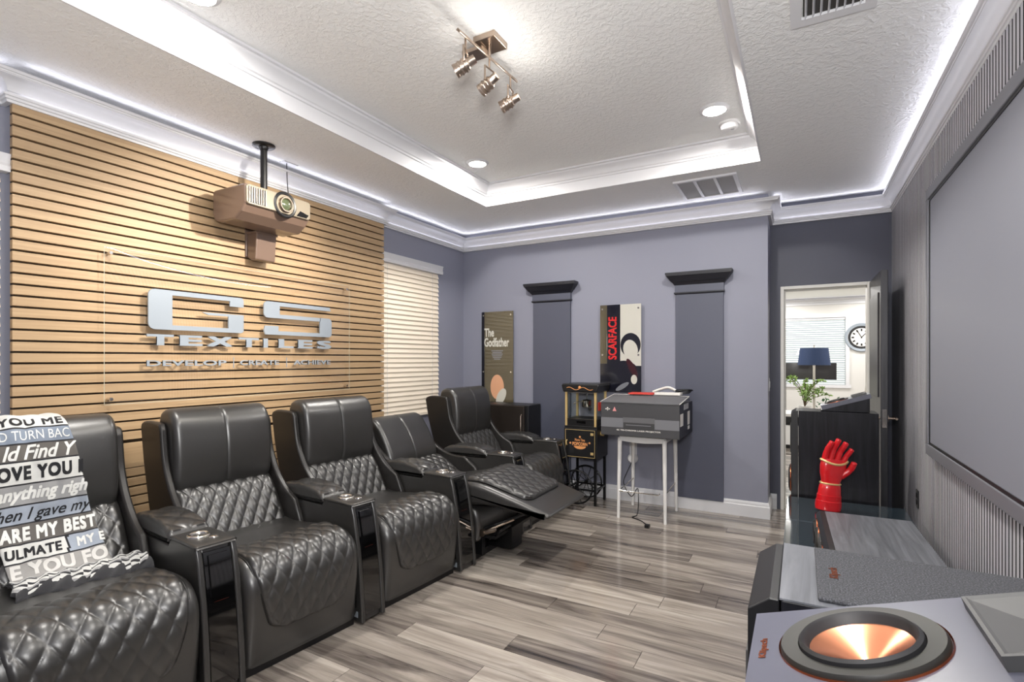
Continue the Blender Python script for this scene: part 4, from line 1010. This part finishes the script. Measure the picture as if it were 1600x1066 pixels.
def tower(loc, w, d, h, label):
    r = empty('tower_speaker', loc, label=label, cat='speaker')      # front faces -x
    MB().box(-d/2+.045, d/2, -w/2, w/2, .03, h).build('cabinet', M['ash'], r, 0, bevel=.002)
    bf = MB(); bf.prism([(-d/2+.043, .03), (-d/2, .03), (-d/2, h-.022), (-d/2+.030, h), (-d/2+.043, h)], -w/2, w/2); bf.build('front_baffle', M['baffle'] if False else M['black'], r, 0, bevel=.002)
    MB().box(-d/2+.02, d/2-.02, -w/2+.01, w/2-.01, 0, .03).build('plinth', M['black'], r, 0)
    for z in (.30, .52): driver(None, r, Matrix.Translation((-d/2-.001, 0, z)) @ Matrix.Rotation(-PI/2, 4, 'Y'), .095)
    b = MB(); hz = h-.20; b.box(-d/2-.006, -d/2, -.095, .095, hz-.095, hz+.095); hn = b.build('horn', M['horn'], r, 0, bevel=.004)
    return r
def ridged_top(r, w, d, h):
    MB().box(-d/2+.046, -d/2+.118, -w/2+.003, w/2-.003, h, h+.0025).build('top_veneer', M['ash_x'], r, 0)
tw = tower((.175, 1.00, 0), .265, .49, 1.003, 'nearest grey topped tower speaker with a cloth grille on its top')
MB().box(-.202, .245, -.1325, .1325, 1.0032, 1.006).build('top_veneer', M['ash_x'], tw, 0)
g = MB().box(-.152, .240, -.118, .118, 1.006, 1.012).build('top_grille', M['grille'], tw, 0, bevel=.003)
b = MB(); put_text(b, 'Klipsch', lambda u, v, q: (-v-.118, u-.030, 1.0126+q), fit=(.048, .016), size=.1, bold=.004); b.build('logo', M['copper_trim'], g, 0, fix=False)
tf = tower((.195, 4.205, 0), .25, .50, 1.008, 'black ash tower speaker standing in front of the open door')
def height_module(loc, depth, w, lo, ang, label):
    """wedge speaker: top face rises towards +x"""
    r = empty('height_speaker', loc, label=label, cat='speaker')
    c_, s_ = math.cos(ang), math.sin(ang); hi = lo + depth*s_
    b = MB(); b.prism([(0, 0), (depth*c_, 0), (depth*c_, hi-.030), (.0, lo-.030)], -w/2, w/2); b.build('cabinet', M['ash'], r, 0, bevel=.002)
    T = Matrix.Translation((0, 0, lo)) @ Matrix.Rotation(-ang, 4, 'Y')      # x runs up the slope, z is the face normal
    b = MB(); n = 64; hr = .0705*.755; uc = .098; x0, x1, yh = -.002, depth+.002, w/2+.001
    def rim(a):    # point of the rectangle's outline in direction a from the hole's centre
        c, q = math.cos(a), math.sin(a); t = 1e9
        if c > 1e-9: t = min(t, (x1-uc)/c)
        if c < -1e-9: t = min(t, (x0-uc)/c)
        if q > 1e-9: t = min(t, yh/q)
        if q < -1e-9: t = min(t, -yh/q)
        return (uc + c*t, q*t)
    cs = sorted(set([2*PI*k/n for k in range(n)] + [math.atan2(sy*yh, xx-uc) % (2*PI) for xx in (x0, x1) for sy in (-1, 1)])); n = len(cs)
    O = [rim(a) for a in cs]; I = [(uc + hr*math.cos(a), hr*math.sin(a)) for a in cs]
    V = [(x, y_, 0) for x, y_ in O] + [(x, y_, 0) for x, y_ in I] + [(x, y_, -.029) for x, y_ in O] + [(x, y_, -.029) for x, y_ in I]
    F = []
    for k in range(n):
        q = (k+1) % n
        F += [(k, q, n+q, n+k), (n+k, n+q, 3*n+q, 3*n+k), (k, 2*n+k, 2*n+q, q)]
    b.add(V, F, 0, T); b.build('baffle', M['baffle'], r, 30)
    return r, T
def module_front(r, T, uc, R, hx0, hx1, hw):
    mx = T @ Matrix.Translation((uc, 0, .001))
    MB().lathe([(R*.74, -.002), (R*.76, .003), (R*.97, .0045), (R, .001), (R, -.002)], 64, mx).build('driver_ring', M['flange'], r)
    MB().lathe([(R*.995, -.002), (R*1.02, .001), (R*1.03, -.002)], 64, mx).build('trim_ring', M['copper_trim'], r)
    MB().lathe([(R*.75, -.002), (R*.74, .006), (R*.70, .0085), (R*.66, .006), (R*.635, -.002), (R*.62, -.003)], 64, mx).build('surround', M['rubber'], r)
    MB().lathe([(R*.63, -.002), (R*.40, -.009), (R*.15, -.018), (R*.01, -.0225), (0, -.0225)], 96, mx).build('cone', M['copper'], r)
    o = [(hx0, -hw), (hx1, -hw), (hx1, hw), (hx0, hw)]; cx, = ((hx0+hx1)/2,)
    def ring(k, z): return [((x-cx)*k+cx, y*k, z) for x, y in o]
    b = MB(); R_ = [ring(1.0, .0), ring(1.0, .012), ring(.95, .0125), ring(.90, .0105), ring(.34, .0012)]
    v = [p for q in R_ for p in q]; f = []
    for i in range(4):
        for k in range(4): f.append((i*4+k, i*4+(k+1) % 4, (i+1)*4+(k+1) % 4, (i+1)*4+k))
    f.append((16, 17, 18, 19)); b.add(v, f, 0, T); b.build('horn', M['horn'], r, 0)
for (loc, lo, lab, yy) in (((-.043, .592, 1.015), .045, 'copper coned height speaker with horn, nearest object in the right corner', .592), ((.125, 4.205, 1.010), .035, 'small wedge height speaker on top of the far tower', 4.205)):
    r, T = height_module(loc, .335 if yy < 1 else .29, .170, lo, math.radians(18), lab)
    module_front(r, T, .098, .0705, .192, .310 if yy < 1 else .275, .058)
    if yy < 1:
        b = MB(); put_text(b, 'Klipsch', lambda u, v, q: T @ Vector((.016 - v, u - .020, .0006+q)), fit=(.040, .009), size=.1, bold=.004); b.build('logo', M['copper_trim'], r, 0, fix=False)
r = empty('speaker_stand', (.09, .592, 0), label='narrow black stand under the copper coned height speaker', cat='stand')
MB().box(-.10, .10, -.06, .06, .02, 1.0).build('column', M['black'], r, 0, bevel=.003); MB().box(-.12, .16, -.10, .10, 0, .02).build('foot', M['black'], r, 0, bevel=.003); MB().box(-.11, .14, -.075, .075, 1.0, 1.0135).build('top_plate', M['black'], r, 0)
# centre speaker lying on the credenza
r = empty('centre_speaker', (.272, 2.66, .422), math.radians(1.5), label='wide wood topped centre speaker lying on the credenza', cat='speaker')
MB().box(-.155, .195, -.375, .375, .012, .180).build('cabinet', M['ash_x'], r, 0, bevel=.002)
b = MB(); b.prism([(-.153, .012), (-.192, .012), (-.192, .165), (-.176, .180), (-.153, .180)], -.376, .376); b.build('front_baffle', M['black'], r, 0, bevel=.002)
for y_ in (-.275, -.135, .135, .275):
    driver(None, r, Matrix.Translation((-.193, y_, .095)) @ Matrix.Rotation(-PI/2, 4, 'Y'), .066)
MB().box(-.198, -.192, -.062, .062, .033, .157).build('horn', M['horn'], r, 0, bevel=.004)
b = MB()
for x in (-.14, .16):
    for y_ in (-.34, .34): b.cyl((x, y_, 0), (x, y_, .013), .018)
b.build('feet', M['rubber'], r)

# ------------------------------------------------------------------ red armoured glove (plain generic ornament)
r = empty('toy_glove', (.150, 3.76, .430), math.radians(20), label='shiny red toy glove standing upright on the credenza', cat='toy')
r.scale = (.86, .86, .90); r.rotation_euler = (0, math.radians(5), math.radians(24))
cf = MB()
cp_ = [(.070, .0), (.084, .004), (.088, .03), (.086, .06), (.0865, .064), (.0825, .066), (.081, .10), (.0815, .104), (.0775, .106), (.074, .145), (.070, .17), (.064, .18), (.0, .18)]
cf.lathe([(0, 0)] + cp_, 40, Matrix.Scale(.72, 4, (0, 1, 0)))
cf.build('cuff', M['red'], r)
def skin_chain(name, pts, rad, m, par, lev=2):
    me = bpy.data.meshes.new(name); me.from_pydata(pts, [(i, i+1) for i in range(len(pts)-1)], []); me.materials.append(m)
    o = bpy.data.objects.new(name, me); COL.objects.link(o); o.parent = par
    sk = o.modifiers.new('skin', 'SKIN'); sk.use_smooth_shade = True
    while not me.skin_vertices: bpy.context.view_layer.objects.active = o; break
    for i, q in enumerate(rad): me.skin_vertices[0].data[i].radius = q
    me.skin_vertices[0].data[0].use_root = True
    sb = o.modifiers.new('sub', 'SUBSURF'); sb.levels = lev; sb.render_levels = lev
    return o
pb_ = MB()
# palm as a lofted slab
sec = [(.165, .052, .042, .0), (.20, .062, .040, .002), (.25, .078, .042, .004), (.30, .086, .042, .008), (.335, .086, .038, .012), (.352, .078, .030, .014)]
rws = []
for (z, hx, hy, dx) in sec:
    rws.append([(dx + hx*math.copysign(abs(math.cos(a))**.7, math.cos(a)), hy*math.copysign(abs(math.sin(a))**.8, math.sin(a)), z) for a in [2*PI*i/32 for i in range(32)]])
vv = [p for q in rws for p in q]; ff = [(i*32+k, i*32+(k+1) % 32, (i+1)*32+(k+1) % 32, (i+1)*32+k) for i in range(len(rws)-1) for k in range(32)] + [tuple(reversed(range(32))), tuple((len(rws)-1)*32+k for k in range(32))]
pb_.add(vv, ff); pb_.build('palm', M['red'], r, 60)
fing = [((-.055, .0, .335), (-.050, -.012, .405), (-.040, -.034, .452), (-.030, -.040, .478), .0195), ((-.014, .0, .345), (-.004, -.010, .418), (.008, -.030, .470), (.016, -.036, .496), .0205), ((.030, .0, .342), (.044, -.010, .408), (.058, -.030, .452), (.067, -.036, .478), .0205), ((.070, .0, .325), (.088, -.010, .380), (.102, -.028, .416), (.110, -.034, .436), .0185)]
def limb(b, P, rad, n=16):
    Q = spl([tuple(p) for p in P], 6); N = len(Q)
    rr = []
    for i, p in enumerate(Q):
        t = i/(N-1); q = rad*(1.04 - .16*t) * (1 - .10*math.exp(-((t-.36)/.035)**2) - .10*math.exp(-((t-.70)/.035)**2))
        if t > .86: q *= math.sqrt(max(.03, 1-((t-.86)/.145)**2))
        rr.append(q)
    b.tube([tuple(p) for p in Q], rr, n)
for a, c_, d, e, q in fing:
    b = MB(); limb(b, (a, c_, d, e), q); fo = b.build('finger', M['red'], r, 60)
b = MB(); limb(b, ((.060, -.01, .235), (.108, -.025, .285), (.122, -.040, .325), (.124, -.048, .350)), .022); b.build('thumb', M['red'], r, 60)
b = MB(); b.tube([(.012 + .089*math.cos(a), .045*math.sin(a), .332 + .012*math.cos(a*2)) for a in [2*PI*i/40 for i in range(40)]], .008, 8, True); b.build('knuckle_band', M['gold'], r)
b = MB(); b.tube([(.066*math.cos(a), .047*math.sin(a), .184) for a in [2*PI*i/40 for i in range(40)]], .006, 8, True); b.build('wrist_band', M['gold'], r)

# ------------------------------------------------------------------ the room beyond the door
FX0, FX1, FY1 = -1.9, 2.6, 13.6
f2 = struct(MB().box(FX0, FX1, YD+.12, FY1+.1, -.06, -.008).build('floor_far', mat('far_underlay', (60, 55, 50), .8), smooth=0))
planks(f2, FX0, FX1, YD+.12, 8.4)
pl2 = MB()
yy = 8.4 + .12; rr_ = 0
while yy < FY1:
    pl2.box(FX0, FX1, yy, yy+PW-.0025, -.008, 0); yy += PW
tag(pl2.build('plank_field', M['plank'], f2, 0), kind='stuff')
b = MB(); b.box(FX0-.1, FX0, YD+.12, FY1, -.05, 2.95); struct(b.build('wall_far_left', M['far_wall'], smooth=0))
b = MB(); b.box(FX1, FX1+.1, YD+.12, FY1, -.05, 2.95); struct(b.build('wall_far_right', M['far_wall'], smooth=0))
FW = (-.30, .88, .80, 2.30)
b = MB(); b.box(FX0-.1, FW[0], FY1, FY1+.12, -.05, 2.95); b.box(FW[1], FX1+.1, FY1, FY1+.12, -.05, 2.95); b.box(FW[0], FW[1], FY1, FY1+.12, -.05, FW[2]); b.box(FW[0], FW[1], FY1, FY1+.12, FW[3], 2.95)
struct(b.build('wall_far_back', M['far_wall'], smooth=0))
b = MB(); b.box(FX0-.1, XC, YD+.125, YD+.16, -.05, 2.95); b.box(XR+.10, FX1+.1, YD+.125, YD+.16, -.05, 2.95); struct(b.build('wall_far_front', M['far_wall'], smooth=0))
struct(MB().box(FX0-.1, FX1+.1, YD+.12, FY1+.12, 2.75, 2.83).build('ceiling_far', mat('white_ceiling_paint', (236, 236, 232), .7), smooth=0))
struct(MB().sweep([(FX1, YD+.16), (FX1, FY1), (FX0, FY1), (FX0, YD+.16)], prof).build('trim_4', M['white'], smooth=30))
led(FX1-.2, FY1-.05, FX0+.2, FY1-.05, 2.70)
f = MB(); 
for (a, c_, e, g) in ((FW[0]-.07, FW[0], FW[2], FW[3]), (FW[1], FW[1]+.07, FW[2], FW[3]), (FW[0]-.07, FW[1]+.07, FW[3], FW[3]+.09), (FW[0]-.10, FW[1]+.10, FW[2]-.07, FW[2])): f.box(a, c_, FY1-.03, FY1+.02, e, g)
fr = struct(f.build('window_3', M['white'], smooth=0))
MB().box(FW[0], FW[1], FY1+.08, FY1+.086, FW[2], FW[3]).build('glass_pane', M['pane'], fr, 0)
r = empty('far_window_blind', (0, FY1+.03, 0), label='white slatted blind behind the navy lamp in the far room', cat='blind')
n = 30; me = MB().box(FW[0]+.01, FW[1]-.01, -.024, .024, -.0015, .0015, 0, Matrix.Rotation(math.radians(38), 4, 'X')).mesh('slat', M['bwhite'], 0)
for i in range(n):
    o = link('slat', me, r); o.location = (0, 0, FW[2] + .03 + (FW[3]-FW[2]-.08)*i/(n-1))
MB().box(FW[0]+.005, FW[1]-.005, -.03, .03, FW[3]-.045, FW[3]-.005).build('head_rail', M['white'], r, 0)
r = empty('wall_clock', (1.17, FY1, 1.845), label='round silver rimmed wall clock beside the far window', cat='clock')
mk = Matrix.Rotation(PI/2, 4, 'X')
MB().lathe([(.24, 0), (.30, .01), (.315, .03), (.30, .045), (.255, .03), (.24, .03)], 48, mk).build('rim', M['silver'], r)
MB().lathe([(.20, .03), (.25, .032), (.25, 0)], 48, mk).build('inner_rim', M['black'], r); MB().lathe([(0, .028), (.205, .028)], 48, mk).build('dial', M['paper'], r)
b = MB()
for i in range(12):
    a = 2*PI*i/12; b.box(-.016, .016, -.036, -.029, .135, .185, 0, Matrix.Rotation(a, 4, 'Y'))
b.build('hour_marks', M['black'], r, 0)
b = MB(); b.box(-.008, .008, -.040, -.034, -.02, .11, 0, Matrix.Rotation(.7, 4, 'Y')); b.box(-.006, .006, -.043, -.037, -.02, .14, 0, Matrix.Rotation(-.5, 4, 'Y')); b.build('hands', M['black'], r, 0)
# console table with lamp, plant and ornaments
r = empty('console_table', (.30, 7.75, 0), label='white console table in the far room carrying the navy lamp', cat='table')
MB().box(-.62, .75, -.28, .28, .635, .67).build('top', M['whitem'], r, 0, bevel=.004)
for x in (-.58, .71):
    for y_ in (-.24, .24): MB().box(x-.03, x+.03, y_-.03, y_+.03, 0, .635).build('leg', M['whitem'], r, 0, bevel=.003)
MB().box(-.58, .71, -.25, -.23, .56, .635).build('rail', M['black'], r, 0)
r = empty('table_lamp', (.155, 7.62, .67), label='table lamp with navy drum shade seen through the doorway', cat='lamp')
MB().lathe([(0, 0), (.075, 0), (.080, .008), (.06, .02), (.012, .026)], 32).build('base', M['chrome'], r)
b = MB(); b.tube([(0, 0, .02), (0, 0, .66)], .014, 12); b.build('pole', M['chrome'], r)
MB().lathe([(.182, .62), (.184, .62), (.158, .835), (.156, .835), (.182, .622)], 48).build('shade', M['navy'], r)
b = MB(); b.tube([(0, 0, .66), (0, 0, .875)], .006, 8); b.lathe([(0, .878), (.009, .87), (0, .862)], 12); b.build('finial', M['chrome'], r)
r = empty('potted_plant', (.05, 7.53, .67), label='leafy olive plant on the white table below the lamp', cat='plant')
MB().lathe([(0, 0), (.055, 0), (.075, .10), (.078, .105), (.068, .105), (.06, .09), (0, .09)], 28).build('pot', M['whitem'], r)
br = MB(); lv = MB(); rnd = random.Random(3)
for i in range(15):
    a = rnd.uniform(0, 2*PI); R_ = rnd.uniform(.10, .30); hh = rnd.uniform(.16, .42)
    pts = [Vector(p) for p in spl([(0, 0, .09), (R_*.3*math.cos(a), R_*.3*math.sin(a), .09+hh*.6), (R_*math.cos(a), R_*math.sin(a), .09+hh), (R_*1.25*math.cos(a), R_*1.25*math.sin(a), .09+hh*.98)], 5)]
    br.tube([tuple(p) for p in pts], .0035, 5)
    for p in pts[4:]:
        for q in range(3):
            d = Vector((rnd.uniform(-1, 1), rnd.uniform(-1, 1), rnd.uniform(-.4, .8))).normalized(); L = rnd.uniform(.03, .05); sd_ = d.orthogonal().normalized()*L*.26
            p1 = p + d*L*.5; p2 = p + d*L; lv.add([tuple(p), tuple(p1+sd_), tuple(p2), tuple(p1-sd_)], [(0, 1, 2, 3)])
br.build('branches', M['bark'], r); tag(lv.build('leaves', M['leaf'], r, 0, fix=False), kind='stuff')
r = empty('television', (.06, 9.2, 0), label='dark television on a low stand before the far window', cat='television')
MB().box(-.75, .42, -.02, .02, 1.055, 1.28 + .03).build('panel', M['mirror_glass'], r, 0, bevel=.004); MB().box(-.35, -.25, -.02, .02, .52, 1.06).build('neck', M['black'], r, 0); MB().box(-.55, -.05, -.12, .12, .50, .52).build('foot', M['black'], r, 0)
r = empty('media_stand', (.06, 9.2, 0), label='low white media stand under the dark television', cat='stand')
MB().box(-1.0, .75, -.22, .22, .06, .50).build('cabinet', M['whitem'], r, 0, bevel=.004); MB().box(-.95, .70, -.18, .20, 0, .06).build('plinth', M['black'], r, 0); MB().box(-1.01, .76, -.225, -.219, .36, .44).build('shelf_gap', M['black'], r, 0)
r = empty('dark_vase', (.72, 7.80, .67), label='dark round ornament with a spire on the white table', cat='ornament')
MB().lathe([(0, 0), (.05, 0), (.052, .01), (.02, .02), (.06, .06), (.085, .11), (.09, .15), (.075, .20), (.045, .23), (.02, .24), (0, .24)], 32).build('body', M['mirror_glass'], r)
MB().lathe([(.03, .235), (.04, .25), (.018, .27), (.012, .33), (.004, .40), (0, .41)], 24).build('spire', M['chrome'], r)
r = empty('green_plant', (.40, 7.85, .67), label='short dark green plant behind the olive plant on the white table', cat='plant')
MB().lathe([(0, 0), (.05, 0), (.06, .06), (.05, .06), (0, .05)], 24).build('pot', M['black'], r)
lv = MB()
for i in range(110):
    d = Vector((rnd.gauss(0, .09), rnd.gauss(0, .06), .06 + abs(rnd.gauss(0, .045)))); e = Vector((rnd.uniform(-1, 1), rnd.uniform(-1, 1), rnd.uniform(.1, 1))).normalized()*.05; s_ = e.orthogonal().normalized()*.013
    lv.add([tuple(d), tuple(d+e*.5+s_), tuple(d+e), tuple(d+e*.5-s_)], [(0, 1, 2, 3)])
tag(lv.build('leaves', mat('deep_green_leaf', (46, 84, 52), .5, var=.3), r, 0, fix=False), kind='stuff')
